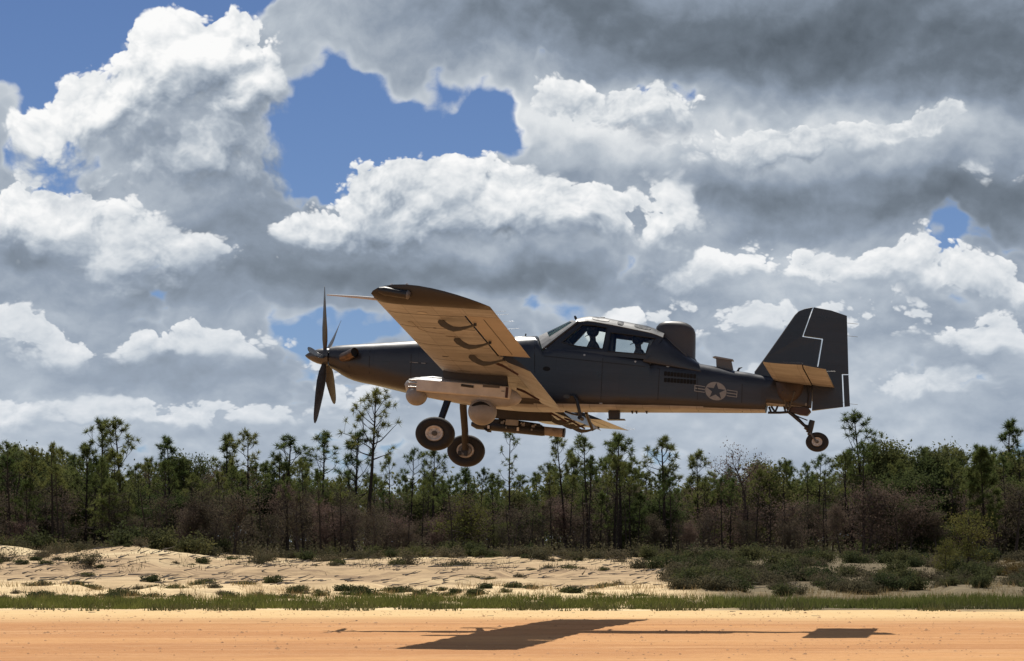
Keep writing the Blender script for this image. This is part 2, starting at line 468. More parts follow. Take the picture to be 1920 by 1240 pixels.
def texn(nt, tc, scale, detail=5, rough=.6, stretch=(1, 1, 1), dist=0.0, loc=(0, 0, 0), rot=0.0):
    mp = nd(nt, 'ShaderNodeMapping'); mp.inputs['Scale'].default_value = stretch; mp.inputs['Location'].default_value = loc; mp.inputs['Rotation'].default_value = (0, 0, rot)
    nt.links.new(tc.outputs['Object'], mp.inputs['Vector'])
    n = nd(nt, 'ShaderNodeTexNoise'); n.inputs['Scale'].default_value = scale; n.inputs['Detail'].default_value = detail
    n.inputs['Roughness'].default_value = rough; n.inputs['Distortion'].default_value = dist
    nt.links.new(mp.outputs[0], n.inputs['Vector']); return n.outputs['Fac']

CLAY = (0.580, 0.300, 0.120); CLAY2 = (0.46, 0.215, 0.082); CLAY3 = (0.62, 0.36, 0.175); SAND = (0.80, 0.615, 0.350); SAND2 = (0.62, 0.445, 0.245); CRUST = (0.30, 0.205, 0.120); LITTER = (0.060, 0.045, 0.028)
# runway
m, nt, b, tc, sx = ground_mat('runway_clay')
big = texn(nt, tc, .18, 4, .6, (.35, 1, 1))
streak = texn(nt, tc, .9, 7, .75, (.18, 1, 1), .6, rot=.04)
streak2 = texn(nt, tc, 1.3, 6, .75, (.13, 1, 1), .5, (5, 2, 0), rot=-.05)
fine = texn(nt, tc, 6.0, 5, .75, (.35, 1, 1))
grit = texn(nt, tc, 16.0, 3, .8, (.5, 1, 1))
col = mixc(nt, maprange(nt, big, .36, .66), CLAY2, CLAY)
col = mixc(nt, maprange(nt, streak, .46, .66, 0, .55), col, CLAY3)
col = mixc(nt, maprange(nt, streak2, .52, .66, 0, .42), col, (0.37, 0.165, 0.062))
col = mixc(nt, maprange(nt, fine, .50, .72, 0, .55), col, (0.36, 0.165, .068))
col = mixc(nt, maprange(nt, grit, .52, .70, 0, .45), col, (0.40, 0.20, 0.085))
col = mixc(nt, maprange(nt, grit, .46, .32, 0, .45), col, (0.68, 0.40, 0.19))
# tyre tracks: long gentle curves along the runway
wob = mathn(nt, 'MULTIPLY', mathn(nt, 'SUBTRACT', texn(nt, tc, .035, 2, .5, (1, .15, 1)), .5), 7.0)
for off, wdt, amt in ((47.2, .28, .35), (48.9, .28, .32), (61.5, .3, .38), (63.4, .3, .34), (57.9, .25, .25)):
    d = mathn(nt, 'ABSOLUTE', mathn(nt, 'SUBTRACT', mathn(nt, 'ADD', sx.outputs['Y'], wob), off))
    f = mathn(nt, 'MULTIPLY', maprange(nt, d, wdt * .5, wdt, 1.0, 0.0), maprange(nt, streak, .35, .6, .1, 1.0))
    col = mixc(nt, mathn(nt, 'MULTIPLY', f, amt), col, (0.33, 0.15, 0.06))
edge = mathn(nt, 'ADD', sx.outputs['Y'], mathn(nt, 'MULTIPLY', mathn(nt, 'SUBTRACT', texn(nt, tc, .25, 5, .6, (.25, 1, 1)), .5), 9.0))
col = mixc(nt, maprange(nt, edge, 62.0, 70.0), col, mixc(nt, maprange(nt, fine, .4, .7), (0.70, 0.49, 0.245), (0.66, 0.43, .19)))
# dark crumbs of turned-up clay along the edge of the graded strip
cr = texn(nt, tc, 1.4, 6, .8, (.16, 1, 1), .6, (3, 9, 0))
near_edge = mathn(nt, 'MULTIPLY', maprange(nt, sx.outputs['Y'], 52, 62), maprange(nt, sx.outputs['Y'], 68, 71, 1, 0))
col = mixc(nt, mathn(nt, 'MULTIPLY', maprange(nt, cr, .63, .70, 0, .75), near_edge), col, (0.14, 0.07, 0.035))
nt.links.new(col, b.inputs['Base Color'])
bp = nd(nt, 'ShaderNodeBump'); bp.inputs['Strength'].default_value = .6; bp.inputs['Distance'].default_value = .05
nt.links.new(mathn(nt, 'ADD', mathn(nt, 'MULTIPLY', streak, .6), fine), bp.inputs['Height']); nt.links.new(bp.outputs[0], b.inputs['Normal'])
RUNWAY = m
RUTS = ((46.6, .30, .035), (48.4, .30, .03), (60.9, .34, .035), (62.7, .34, .03), (57.2, .25, .022), (52.6, .3, .02), (66.8, .5, .03))
def run_h(x, y):
    if y < 30 or abs(x) > 60: return .006
    z = .035 + .014 * mnoise.fractal(Vector((x * .12, y * .9, 1)), 1.0, 2.0, 4) - .030 * smooth01((y - 72) / 4)
    if abs(x) < 17:
        z += .006 * mnoise.fractal(Vector((x * 1.1, y * .8, 4)), .8, 2.2, 4) + .005 * mnoise.noise(Vector((x * 4.5, y * 2.6, 2)))
        w = 3.2 * mnoise.noise(Vector((x * .035, y * .01, 8))) + .12 * mnoise.noise(Vector((x * .9, 1, 3)))
        for yr, wd, dp in RUTS:
            d = abs(y + w - yr)
            if d < wd * 2: z += dp * ((.8 if d > wd else -1.0) * (1 - abs(d - (wd * 1.4 if d > wd else 0)) / wd)) * (.35 + .6 * mnoise.noise(Vector((x * .5, yr, 6)))) * .5
    return z
rx = [-900, -300, -120, -60, -40, -28, -20] + list(np.linspace(-16.5, 16.5, 260)) + [20, 28, 40, 60, 120, 300, 900]
ry = [-40, 0, 20, 30, 36] + list(np.linspace(41, 76.3, 230))
grid_sheet('dirt_runway', rx, ry, run_h, RUNWAY)

# sand, bank and forest floor in one sheet
m, nt, b, tc, sx = ground_mat('bank_sand')
n1 = texn(nt, tc, .45, 6, .65, (.35, 1, 1), .5)
n2 = texn(nt, tc, 2.2, 6, .7, (.22, 1, 1), .3)
n3 = texn(nt, tc, 7.0, 4, .75, (.5, 1, 1))
col = mixc(nt, maprange(nt, n1, .40, .62), SAND2, SAND)
col = mixc(nt, maprange(nt, n2, .50, .66, 0, .75), col, mixc(nt, maprange(nt, n3, .4, .6), CRUST, SAND2))
band = mathn(nt, 'MULTIPLY', maprange(nt, mathn(nt, 'ADD', sx.outputs['Y'], mathn(nt, 'MULTIPLY', mathn(nt, 'SUBTRACT', n1, .5), 16.0)), 93, 97), maprange(nt, n2, .36, .56, 1.0, .45))
col = mixc(nt, mathn(nt, 'MULTIPLY', band, .9), col, mixc(nt, maprange(nt, n3, .35, .65), (0.235, 0.155, 0.090), (0.46, 0.33, .19)))
band2 = texn(nt, tc, .30, 4, .6, (.16, 1, 1), .4, (7, 3, 0))
face = mathn(nt, 'MULTIPLY', maprange(nt, mathn(nt, 'ADD', sx.outputs['Y'], mathn(nt, 'MULTIPLY', mathn(nt, 'SUBTRACT', band2, .5), 22.0)), 91.5, 94.5), maprange(nt, mathn(nt, 'ADD', sx.outputs['Y'], mathn(nt, 'MULTIPLY', mathn(nt, 'SUBTRACT', n1, .5), 22.0)), 104, 110, 1, 0))
col = mixc(nt, mathn(nt, 'MULTIPLY', face, .92), col, mixc(nt, maprange(nt, n2, .38, .62), (0.27, 0.182, 0.105), (0.52, 0.365, 0.205)))
# bare pale patches on the crest
pale = texn(nt, tc, .22, 3, .5, (.5, 1, 1), 0, (31, 4, 0))
col = mixc(nt, mathn(nt, 'MULTIPLY', maprange(nt, pale, .53, .60), maprange(nt, sx.outputs['Y'], 103, 108)), col, (0.68, 0.53, 0.31))
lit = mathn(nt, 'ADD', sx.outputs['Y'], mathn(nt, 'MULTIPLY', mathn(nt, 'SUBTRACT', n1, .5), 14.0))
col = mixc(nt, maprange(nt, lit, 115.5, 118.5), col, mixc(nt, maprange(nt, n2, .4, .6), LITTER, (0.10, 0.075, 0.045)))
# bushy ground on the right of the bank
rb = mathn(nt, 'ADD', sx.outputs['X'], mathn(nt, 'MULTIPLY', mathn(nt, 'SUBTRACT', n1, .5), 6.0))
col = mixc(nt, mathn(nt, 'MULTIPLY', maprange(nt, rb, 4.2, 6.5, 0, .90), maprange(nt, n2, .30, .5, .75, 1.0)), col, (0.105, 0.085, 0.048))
nt.links.new(col, b.inputs['Base Color'])
bp = nd(nt, 'ShaderNodeBump'); bp.inputs['Strength'].default_value = .8; bp.inputs['Distance'].default_value = .07
nt.links.new(mathn(nt, 'ADD', n2, mathn(nt, 'MULTIPLY', n3, .4)), bp.inputs['Height']); nt.links.new(bp.outputs[0], b.inputs['Normal'])
gx = [-6000, -1500, -400, -150, -75] + list(np.linspace(-46, 46, 231)) + [75, 150, 400, 1500, 6000]
gy = [-3000, -400, -60, 20, 60, 74] + list(np.linspace(75.5, 128, 176)) + list(np.linspace(130, 262, 34)) + [320, 500, 1200, 4000, 9000]
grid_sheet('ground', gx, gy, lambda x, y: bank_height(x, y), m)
# ------------------------------------------------------------------ plants
rng = np.random.default_rng(5)
class Soup:
    """loose triangles and quads gathered as arrays"""
    def __init__(self): self.t, self.v, self.n = [], [], 0
    def tris(self, P):                   # P: (k, 3, 3)
        P = np.asarray(P, float)
        if len(P) == 0: return
        k = len(P); self.v.append(P.reshape(-1, 3)); self.t.append(np.arange(k * 3).reshape(-1, 3) + self.n); self.n += k * 3
    def mesh(self, name, mat):
        V = np.concatenate(self.v); T = np.concatenate(self.t)
        me = bpy.data.meshes.new(name)
        me.vertices.add(len(V)); me.vertices.foreach_set('co', V.ravel().astype(np.float32))
        me.loops.add(T.size); me.loops.foreach_set('vertex_index', T.ravel().astype(np.int32))
        me.polygons.add(len(T)); me.polygons.foreach_set('loop_start', (np.arange(len(T)) * 3).astype(np.int32)); me.polygons.foreach_set('loop_total', np.full(len(T), 3, np.int32))
        me.materials.append(mat); me.update(calc_edges=True); me.validate()
        return me
def unit(v): return v / np.maximum(np.linalg.norm(v, axis=-1, keepdims=True), 1e-9)
def needles(soup, c, d, n, ln, w, spread=1.0):
    """a tuft of n needles radiating from c around direction d"""
    dirs = unit(np.asarray(d)[None] * (1.1 - .5 * spread) + rng.normal(size=(n, 3)) * (.55 + .25 * spread))
    L = ln * rng.uniform(.6, 1.1, (n, 1))
    side_ = unit(np.cross(dirs, rng.normal(size=(n, 3)))) * w / 2
    o = np.asarray(c)[None] + dirs * .02
    soup.tris(np.stack([o + side_, o - side_, o + dirs * L + np.array([0, 0, -.04]) * L], 1))
def leaves(soup, c, n, rad, size, flat=.8):
    """n leaf-sized faces spread through a small cloud round c"""
    p = np.asarray(c)[None] + rng.normal(size=(n, 3)) * np.array(rad)
    a = unit(rng.normal(size=(n, 3))); b_ = unit(np.cross(a, rng.normal(size=(n, 3))))
    s = size * rng.uniform(.6, 1.25, (n, 1))
    p0, p1, p2, p3 = p - a * s * .5, p + b_ * s * .3, p + a * s * .55, p - b_ * s * .28
    soup.tris(np.stack([p0, p1, p2], 1)); soup.tris(np.stack([p0, p2, p3], 1))
def stick(soup, path, r0, r1, n=5):
    path = [np.asarray(p, float) for p in path]
    k = len(path); rings = []
    for i, p in enumerate(path):
        d = unit(path[min(i + 1, k - 1)] - path[max(i - 1, 0)])
        x = unit(np.cross(d, np.array([.31, .95, .02]) if abs(d[2]) > .5 else np.array([0, 0, 1.0]))); y = np.cross(d, x)
        r = r0 + (r1 - r0) * i / (k - 1)
        t = np.arange(n) * 2 * np.pi / n
        rings.append(p + (np.cos(t)[:, None] * x + np.sin(t)[:, None] * y) * r)
    tr = []
    for A_, B_ in zip(rings, rings[1:]):
        A2, B2 = np.roll(A_, -1, 0), np.roll(B_, -1, 0)
        tr += [np.stack([A_, A2, B2], 1), np.stack([A_, B2, B_], 1)]
    soup.tris(np.concatenate(tr))
def bend(p, d, ln, k, up=0.0, wob=.12):
    pts = [np.array(p, float)]; d = unit(np.array(d, float))
    for i in range(k):
        d = unit(d + np.array([0, 0, up]) + rng.normal(size=3) * wob); pts.append(pts[-1] + d * ln / k)
    return pts, d

def foliage_mat(name, c_dark, c_light, trans=.25, hue=.03, scale=1.3):
    m, nt, b = new_mat(name)
    n = noise_node(nt, scale, 4, .6)
    oi = nd(nt, 'ShaderNodeObjectInfo')
    base = ramp(nt, n.outputs['Fac'], [(.35, c_dark), (.65, c_light)])
    hs = nd(nt, 'ShaderNodeHueSaturation')
    nt.links.new(base.outputs[0], hs.inputs['Color'])
    mr = nd(nt, 'ShaderNodeMapRange'); mr.inputs['To Min'].default_value = .5 - hue; mr.inputs['To Max'].default_value = .5 + hue
    nt.links.new(oi.outputs['Random'], mr.inputs['Value']); nt.links.new(mr.outputs[0], hs.inputs['Hue'])
    mv = nd(nt, 'ShaderNodeMapRange'); mv.inputs['To Min'].default_value = 1.25; mv.inputs['To Max'].default_value = .75
    nt.links.new(oi.outputs['Random'], mv.inputs['Value']); nt.links.new(mv.outputs[0], hs.inputs['Value'])
    b.inputs['Roughness'].default_value = .85; b.inputs['Specular IOR Level'].default_value = .06
    nt.links.new(hs.outputs[0], b.inputs['Base Color'])
    tl = nd(nt, 'ShaderNodeBsdfTranslucent'); nt.links.new(hs.outputs[0], tl.inputs['Color'])
    mx = nd(nt, 'ShaderNodeMixShader'); mx.inputs[0].default_value = trans
    out = nt.nodes['Material Output']
    nt.links.new(b.outputs[0], mx.inputs[1]); nt.links.new(tl.outputs[0], mx.inputs[2]); nt.links.new(mx.outputs[0], out.inputs[0])
    return m
BARK = surf('pine_bark', (.050, .040, .033), (.026, .021, .018), .95, scale=7, stretch=(1, 1, .4), bump=.6, bscale=20, spec=.1)
GREYBARK = surf('scrub_bark', (.105, .082, .070), (.055, .042, .036), .95, scale=8, stretch=(1, 1, .5), bump=.4, bscale=24, spec=.1)
NEEDLE = foliage_mat('pine_needles', (.090, .112, .036), (.158, .178, .056), .48)
OAKLEAF = foliage_mat('oak_leaves', (.066, .080, .031), (.128, .140, .049), .45)
DEADLEAF = foliage_mat('dead_leaves', (.112, .082, .060), (.178, .136, .100), .38, .03)
YELLOWLEAF = foliage_mat('yellowing_leaves', (.095, .100, .028), (.150, .140, .040), .4, .02)
SHRUBLEAF = foliage_mat('shrub_leaves', (.056, .066, .028), (.110, .116, .048), .36)
RUSSET = foliage_mat('russet_leaves', (.12, .080, .025), (.16, .11, .035), .35, .01)
OLIVE = foliage_mat('olive_brush', (.080, .074, .042), (.145, .124, .074), .36, .02)
GRASS = foliage_mat('verge_grass', (.074, .092, .024), (.145, .160, .046), .35, .01, .7)
DRYGRASS = foliage_mat('dry_grass', (.22, .165, .075), (.36, .27, .13), .3, .01, .8)

def make_pine(h, start, nbr, reach, tuft, dens, lean=.02, thin=1.0, dead=0):
    wood, crown = Soup(), Soup()
    tp, _ = bend((0, 0, -.15), (lean, rng.normal() * lean, 1), h + .1, 7, .05, .018)
    r0 = (.055 + .0085 * h) * thin
    stick(wood, tp, r0, r0 * .18, 7)
    tp = np.array(tp); zt = tp[:, 2]
    def at(z): return np.array([np.interp(z, zt, tp[:, i]) for i in range(3)])
    for i in range(nbr):
        q = (i + rng.uniform(0, .8)) / nbr
        z = h * (start + (1 - start) * q * .97)
        ang = i * 2.4 + rng.normal() * .5
        ln = reach * (1 - q) ** .6 * rng.uniform(.55, 1.15) + .18
        d = np.array([math.cos(ang), math.sin(ang), rng.uniform(-.05, .45) + .5 * q])
        pts, dd = bend(at(z), d, ln, 4, .16, .14)
        stick(wood, pts, max(.012, r0 * .30 * (1 - .6 * q)), .007, 4)
        needles(crown, pts[-1], unit(dd + np.array([0, 0, .5])), int(46 * dens), tuft * 1.1, .026)
        for k in range(rng.integers(1, 4)):
            t = rng.uniform(.35, .95); j = min(int(t * 4), 3)
            p = pts[j] + (pts[j + 1] - pts[j]) * (t * 4 - j)
            p2, d2 = bend(p, unit(dd + rng.normal(size=3) * .7 + np.array([0, 0, .35])), ln * .32 + .12, 2, .2, .1)
            stick(wood, p2, .009, .005, 3)
            needles(crown, p2[-1], unit(d2 + np.array([0, 0, .5])), int(40 * dens), tuft, .025)
    for k in range(4):
        needles(crown, at(h * (1 - .012 * k)) + rng.normal(size=3) * .03, np.array([0, 0, 1.0]), int(40 * dens), tuft, .025)
    for i in range(dead):
        z = h * rng.uniform(.2, start + .15); ang = rng.uniform(0, 6.28)
        pts, _ = bend(at(z), (math.cos(ang), math.sin(ang), rng.uniform(-.1, .5)), rng.uniform(.3, .9) * reach, 4, .1, .25)
        stick(wood, pts, .016, .004, 3)
    return wood.mesh('pine_wood', BARK), crown.mesh('pine_crown', NEEDLE)

def make_broadleaf(h, spread, n_limbs, n_leaf, size, mat, bark=GREYBARK, base=.25, twig=2, stems=1, fill=.16):
    wood, crown = Soup(), Soup()
    for s_ in range(stems):
        o = rng.normal(size=3) * (.22 if stems > 1 else 0) * np.array([1, 1, 0])
        tp, td = bend((o[0], o[1], -.15), (rng.normal() * .12, rng.normal() * .12, 1), h * rng.uniform(.7, .9), 6, .04, .09)
        stick(wood, tp, .035 + .012 * h / stems ** .5, .012, 6)
        tp = np.array(tp)
        for i in range(n_limbs // stems):
            q = base + (1 - base) * (i + rng.uniform(0, .9)) / (n_limbs // stems)
            j = min(int(q * 6), 5); p = tp[j] + (tp[min(j + 1, 6)] - tp[j]) * (q * 6 - j)
            ang = i * 2.4 + rng.normal() * .6
            ln = spread * rng.uniform(.35, 1.25) * (1 - .55 * max(0, q - .4))
            pts, dd = bend(p, (math.cos(ang), math.sin(ang), rng.uniform(.1, .9)), ln, 5, .10, .24)
            stick(wood, pts, .02, .005, 4)
            for k in range(twig + 1):
                t = rng.uniform(.35, 1.0); jj = min(int(t * 5), 4); c = pts[jj] + (pts[jj + 1] - pts[jj]) * (t * 5 - jj)
                p2, d2 = bend(c, unit(dd + rng.normal(size=3) * .9), ln * .4, 3, .1, .25)
                stick(wood, p2, .008, .003, 3)
                leaves(crown, p2[-1], int(n_leaf * rng.uniform(.5, 1.3)), (fill * 1.15, fill * 1.15, fill * .75), size)
                leaves(crown, p2[1], int(n_leaf * rng.uniform(.2, .6)), (fill * .8, fill * .8, fill * .5), size)
            leaves(crown, pts[-1], int(n_leaf * rng.uniform(.5, 1.2)), (fill * 1.1, fill * 1.1, fill * .7), size)
    return wood.mesh('tree_wood', bark), crown.mesh('tree_crown', mat)

def make_shrub(w, h, stems, n_leaf, size, mat, blades=0):
    wood, crown = Soup(), Soup()
    for i in range(stems):
        ang = rng.uniform(0, 6.28); r = rng.uniform(0, .35) * w
        pts, dd = bend((math.cos(ang) * r * .4, math.sin(ang) * r * .4, -.06), (math.cos(ang) * rng.uniform(.1, .9) * w / h, math.sin(ang) * rng.uniform(.1, .9) * w / h, 1), h * rng.uniform(.6, 1.1), 4, .02, .2)
        stick(wood, pts, .010, .004, 3)
        for c in pts[1:]:
            leaves(crown, c, int(n_leaf * rng.uniform(.4, 1.2)), (w * .13, w * .13, h * .12), size)
        if blades:
            needles(crown, pts[0] + np.array([0, 0, .08]), np.array([0, 0, 1.2]), blades, h * .9, .012, .4)
    return wood.mesh('shrub_wood', GREYBARK), crown.mesh('shrub_crown', mat)

def plant(kind, meshes, loc, rz, sc, label, cat, group, names=('trunk', 'crown')):
    """a plant: an Empty at its foot with a wood part and a leaf part; meshes are shared between look-alikes"""
    root = empty(kind, loc); root.rotation_euler = (0, 0, rz); root.scale = sc if isinstance(sc, tuple) else (sc, sc, sc)
    tag(root, label, cat, group)
    for nm, me in zip(names, meshes):
        link_mesh(nm, me, root)
    return root
SAME = []           # look-alikes waiting for a label that tells where each one stands
ZONES = ((0, 140, 'under the broad leftmost oak'), (140, 300, 'around the forked pine'), (300, 450, 'beside the dense umbrella crown'), (450, 600, 'left of the propeller tips'), (600, 740, 'under the tallest pine'), (740, 840, 'below the near main wheel'),
         (840, 930, 'below the far main wheel'), (930, 1080, 'under the launcher tail tube'), (1080, 1200, 'below the far wing tip'), (1200, 1300, 'around the lone umbrella pine'), (1300, 1400, 'below the star marking'), (1400, 1500, 'left of the tail wheel'),
         (1500, 1580, 'below the tail wheel'), (1580, 1720, 'under the high clump of trees'), (1720, 1830, 'around the yellow green sapling'), (1830, 1921, 'above the russet bush'))
ORD = ('first', 'second', 'third', 'fourth', 'fifth', 'sixth', 'seventh', 'eighth', 'ninth', 'tenth', 'eleventh', 'twelfth', 'thirteenth', 'fourteenth', 'fifteenth')
def tell_apart():
    bins = {}
    for o, px, desc, ranked in SAME:
        z = next((t for a, b, t in ZONES if a <= px < b), None)
        if z: bins.setdefault((desc, z, ranked), []).append((px, o))
    for (desc, z, ranked), lst in bins.items():
        lst.sort(key=lambda t: t[0])
        for i, (px, o) in enumerate(lst):
            if not ranked: o['label'] = desc + ' ' + z
            elif len(lst) == 1: o['label'] = 'single ' + desc + ' ' + z
            elif i < len(ORD): o['label'] = ORD[i] + ' ' + desc + ' from left ' + z
def ground_at(x, y): return bank_height(x, y) - .02
def px_x(px, y): return (px - 960) / FOC * y          # survey helpers: bearing and height of a photo point at distance y
def px_z(py, y): return EYE - (py - HORIZON) / FOC * y

# --- tree stock, several forms of each kind
PINES = [(5.4, make_pine(5.4, .55, 16, 1.25, .27, 1.0, .02, 1, 4)), (5.8, make_pine(5.8, .62, 14, 1.0, .26, .9, .03, .85, 6)),
         (5.0, make_pine(5.0, .30, 26, 1.2, .26, 1.1, .01, .9, 3)), (5.2, make_pine(5.2, .66, 11, .8, .25, .85, .03, .75, 8)),
         (5.6, make_pine(5.6, .45, 20, 1.1, .28, 1.0, .02, 1, 6)), (4.6, make_pine(4.6, .18, 30, 1.05, .25, 1.1, .01, .8, 0))]
TALLPINE = (6.6, make_pine(6.6, .60, 20, 1.35, .27, .95, .01, 1.05, 5))
SPARSE = (5.8, make_pine(5.8, .45, 15, .85, .18, .55, .02, .7, 9))
BUSHYPINE = (4.6, make_pine(4.6, .12, 44, 1.05, .28, 1.5, .01, .9, 0))
GREENOAKS = [(5.0, make_broadleaf(5.0, 1.7, 34, 95, .12, OAKLEAF, base=.14, fill=.24)), (4.6, make_broadleaf(4.6, 1.5, 30, 90, .12, OAKLEAF, base=.10, fill=.24)), (4.9, make_broadleaf(4.9, 1.4, 28, 60, .11, OAKLEAF, base=.25, fill=.20))]
BROWNOAKS = [(3.6, make_broadleaf(3.6, 1.25, 24, 34, .075, DEADLEAF, base=.36, twig=6, fill=.17)), (3.9, make_broadleaf(3.9, 1.05, 24, 26, .07, DEADLEAF, base=.42, twig=6, fill=.15)),
             (3.3, make_broadleaf(3.3, 1.35, 24, 30, .075, DEADLEAF, base=.32, twig=6, stems=2, fill=.18)), (4.2, make_broadleaf(4.2, 1.15, 26, 24, .075, DEADLEAF, base=.46, twig=6, fill=.15)), (3.8, make_broadleaf(3.8, 1.0, 22, 20, .07, DEADLEAF, base=.4, twig=7, fill=.14))]
BAREOAKS = [(4.0, make_broadleaf(4.0, 1.3, 34, 7, .07, DEADLEAF, base=.2, twig=8)), (3.6, make_broadleaf(3.6, 1.2, 32, 9, .07, DEADLEAF, base=.12, twig=8)), (3.8, make_broadleaf(3.8, 1.15, 32, 5, .07, OLIVE, base=.3, twig=9))]
def make_snag(h):
    wood, crown = Soup(), Soup()
    tp, _ = bend((0, 0, -.15), (rng.normal() * .03, rng.normal() * .03, 1), h + .15, 7, .02, .05)
    stick(wood, tp, .06, .022, 6)
    for i in range(16):
        j = rng.integers(2, 7); a = rng.uniform(0, 6.28)
        pts, dd = bend(tp[j], (math.cos(a), math.sin(a), rng.uniform(-.2, .7)), rng.uniform(.25, .9), 4, .06, .3)
        stick(crown, pts, .014, .004, 3)
        for k in (2, 3):
            stick(crown, bend(pts[k], unit(dd + rng.normal(size=3)), .25, 2, .1, .3)[0], .006, .003, 3)
    return wood.mesh('snag_wood', BARK), crown.mesh('snag_twigs', GREYBARK)
SNAGS = [(3.8, make_snag(3.8)), (4.2, make_snag(4.2)), (3.6, make_snag(3.6))]
YOUNG = (2.6, make_broadleaf(2.6, .85, 16, 40, .07, YELLOWLEAF, base=.2))

SHORT = {'pines within the wood': 'slender pine', 'brown scrub oaks along the wood': 'dry brown scrub oak', 'green oaks within the wood': 'leafy green oak', 'bare scrub oaks within the wood': 'twiggy grey scrub oak', 'bare dead trunks in the wood': 'bare dead trunk'}
def tree(stock, kind, px, top, y, label, group=None, cat='tree', wide=1.0):
    h0, me = stock
    x = px_x(px, y); z = ground_at(x, y)
    h = px_z(top, y) - z
    k = h / h0
    o = plant(kind, me, (x, y, z), R.uniform(0, 6.28), (k * wide, k * wide, k), label, cat, group)
    if group: SAME.append((o, px, SHORT[group] if y < 128 else SHORT[group] + ' deep in the wood', y < 128))
    return o
# trees one can single out, from left to right (photo column of the trunk, row of the top, distance)
tree(GREENOAKS[0], 'oak_tree', 38, 818, 127, 'broad dark evergreen oak filling the left end of the wood', None, wide=1.25)
tree(GREENOAKS[1], 'oak_tree', 108, 822, 130, 'dark oak with two rounded tops right of the broad leftmost oak')
tree(PINES[0], 'pine_tree', 192, 799, 133, 'tall thin pine with a small round top just left of the forked pine')
tree(PINES[1], 'pine_tree', 232, 796, 126, 'tall pine with an open top and one long branch reaching out to the right', wide=1.2)
tree(PINES[2], 'pine_tree', 160, 838, 124, 'leafy mid green pine in front of the tall thin pines on the left')
tree(PINES[5], 'pine_tree', 212, 850, 121.5, 'bushy yellow green pine low in front of the forked pine')
tree(PINES[4], 'pine_tree', 318, 826, 128, 'pine with a small rounded crown left of the dense umbrella pine')
tree(GREENOAKS[2], 'pine_tree', 370, 810, 129, 'dense umbrella shaped crown standing on a thin trunk', wide=.75)
tree(PINES[4], 'pine_tree', 425, 822, 132, 'loose spreading pine right of the dense umbrella crown')
tree(PINES[3], 'pine_tree', 465, 814, 127, 'slim pine with a feathery pointed top above the brown scrub')
tree(TALLPINE, 'pine_tree', 686, 744, 124, 'tallest pine of the wood with a ragged top, between propeller and wheels')
tree(PINES[1], 'pine_tree', 603, 820, 128, 'pine with a cluster of round tufts left of the tallest pine', wide=1.2)
tree(PINES[0], 'pine_tree', 538, 829, 131, 'wide topped pine behind the darkest brown scrub', wide=1.25)
tree(PINES[4], 'pine_tree', 662, 815, 130, 'pine with stacked tufts directly beside the tallest pine')
tree(PINES[3], 'pine_tree', 733, 858, 126, 'small pine with a tight tuft of needles right of the tallest pine', wide=.8)
tree(PINES[3], 'pine_tree', 768, 847, 129, 'slim pine with tiered tufts under the near main wheel', wide=.9)
tree(PINES[0], 'pine_tree', 812, 846, 127, 'round topped pine directly below the two main wheels')
tree(SPARSE, 'pine_tree', 957, 812, 123, 'almost bare pine with curling twigs under the launcher tail tube')
tree(PINES[1], 'pine_tree', 1061, 826, 125, 'pine with flat layered tufts below the far wing tip')
tree(PINES[3], 'pine_tree', 1104, 823, 122, 'straight dark trunk pine with a small feathery top', wide=1.1)
tree(PINES[4], 'pine_tree', 1163, 820, 124, 'pair trunk pine with the fullest crown under the tail boom')
tree(PINES[3], 'pine_tree', 1150, 822, 122.5, 'thin pine leaning into the fullest crown under the tail boom')
tree(PINES[0], 'pine_tree', 1246, 831, 123, 'lone umbrella pine standing in a gap of the tree line', wide=1.15)
tree(PINES[5], 'pine_tree', 1310, 852, 131, 'low rounded pine right of the lone umbrella pine')
tree(GREENOAKS[2], 'oak_tree', 1440, 823, 126, 'grey green oak with an airy top left of the tail wheel')
tree(BAREOAKS[0], 'oak_tree', 1403, 838, 124, 'half bare scrub oak with twiggy top left of the airy oak')
tree(PINES[3], 'pine_tree', 1531, 858, 127, 'small pine directly below the tail wheel')
tree(PINES[1], 'pine_tree', 1623, 784, 126, 'tall pine with round tufts at the left edge of the high clump', wide=1.15)
tree(GREENOAKS[0], 'oak_tree', 1668, 797, 125, 'tall brownish oak forming the top of the high clump', wide=.95)
tree(GREENOAKS[1], 'oak_tree', 1732, 815, 128, 'grey green oak on the right shoulder of the high clump', wide=.9)
tree(GREENOAKS[2], 'oak_tree', 1772, 817, 126, 'rounded oak in the dip right of the high clump')
tree(PINES[4], 'pine_tree', 1888, 797, 128, 'tall pine with bunched tufts near the right edge of the wood')
tree(GREENOAKS[0], 'oak_tree', 1912, 826, 125, 'broad green oak closing the right end of the wood')
tree(BUSHYPINE, 'pine_tree', 1846, 850, 118, 'dense bright green young pine standing forward at the right')
tree(YOUNG, 'sapling', 1806, 950, 99, 'yellow green sapling with spreading top on the right bank', wide=1.3)
tree(YOUNG, 'sapling', 1768, 1004, 98, 'low pale sapling leaning left beside the yellow green sapling', wide=.9)
tree((2.6, make_broadleaf(2.6, 1.3, 20, 45, .07, RUSSET, base=.05, stems=3)), 'bush', 1892, 1040, 97, 'russet orange bush at the right edge below the wood', cat='bush', wide=1.3)
tree((2.6, make_broadleaf(2.6, .95, 18, 36, .07, YELLOWLEAF, base=.2)), 'oak_tree', 866, 922, 119, 'yellow green young oak low in front of the wood under the wheels', wide=1.35)
tree(BAREOAKS[1], 'oak_tree', 38, 962, 117, 'pale grey bare bush tree at the foot of the broad leftmost oak', wide=1.5)
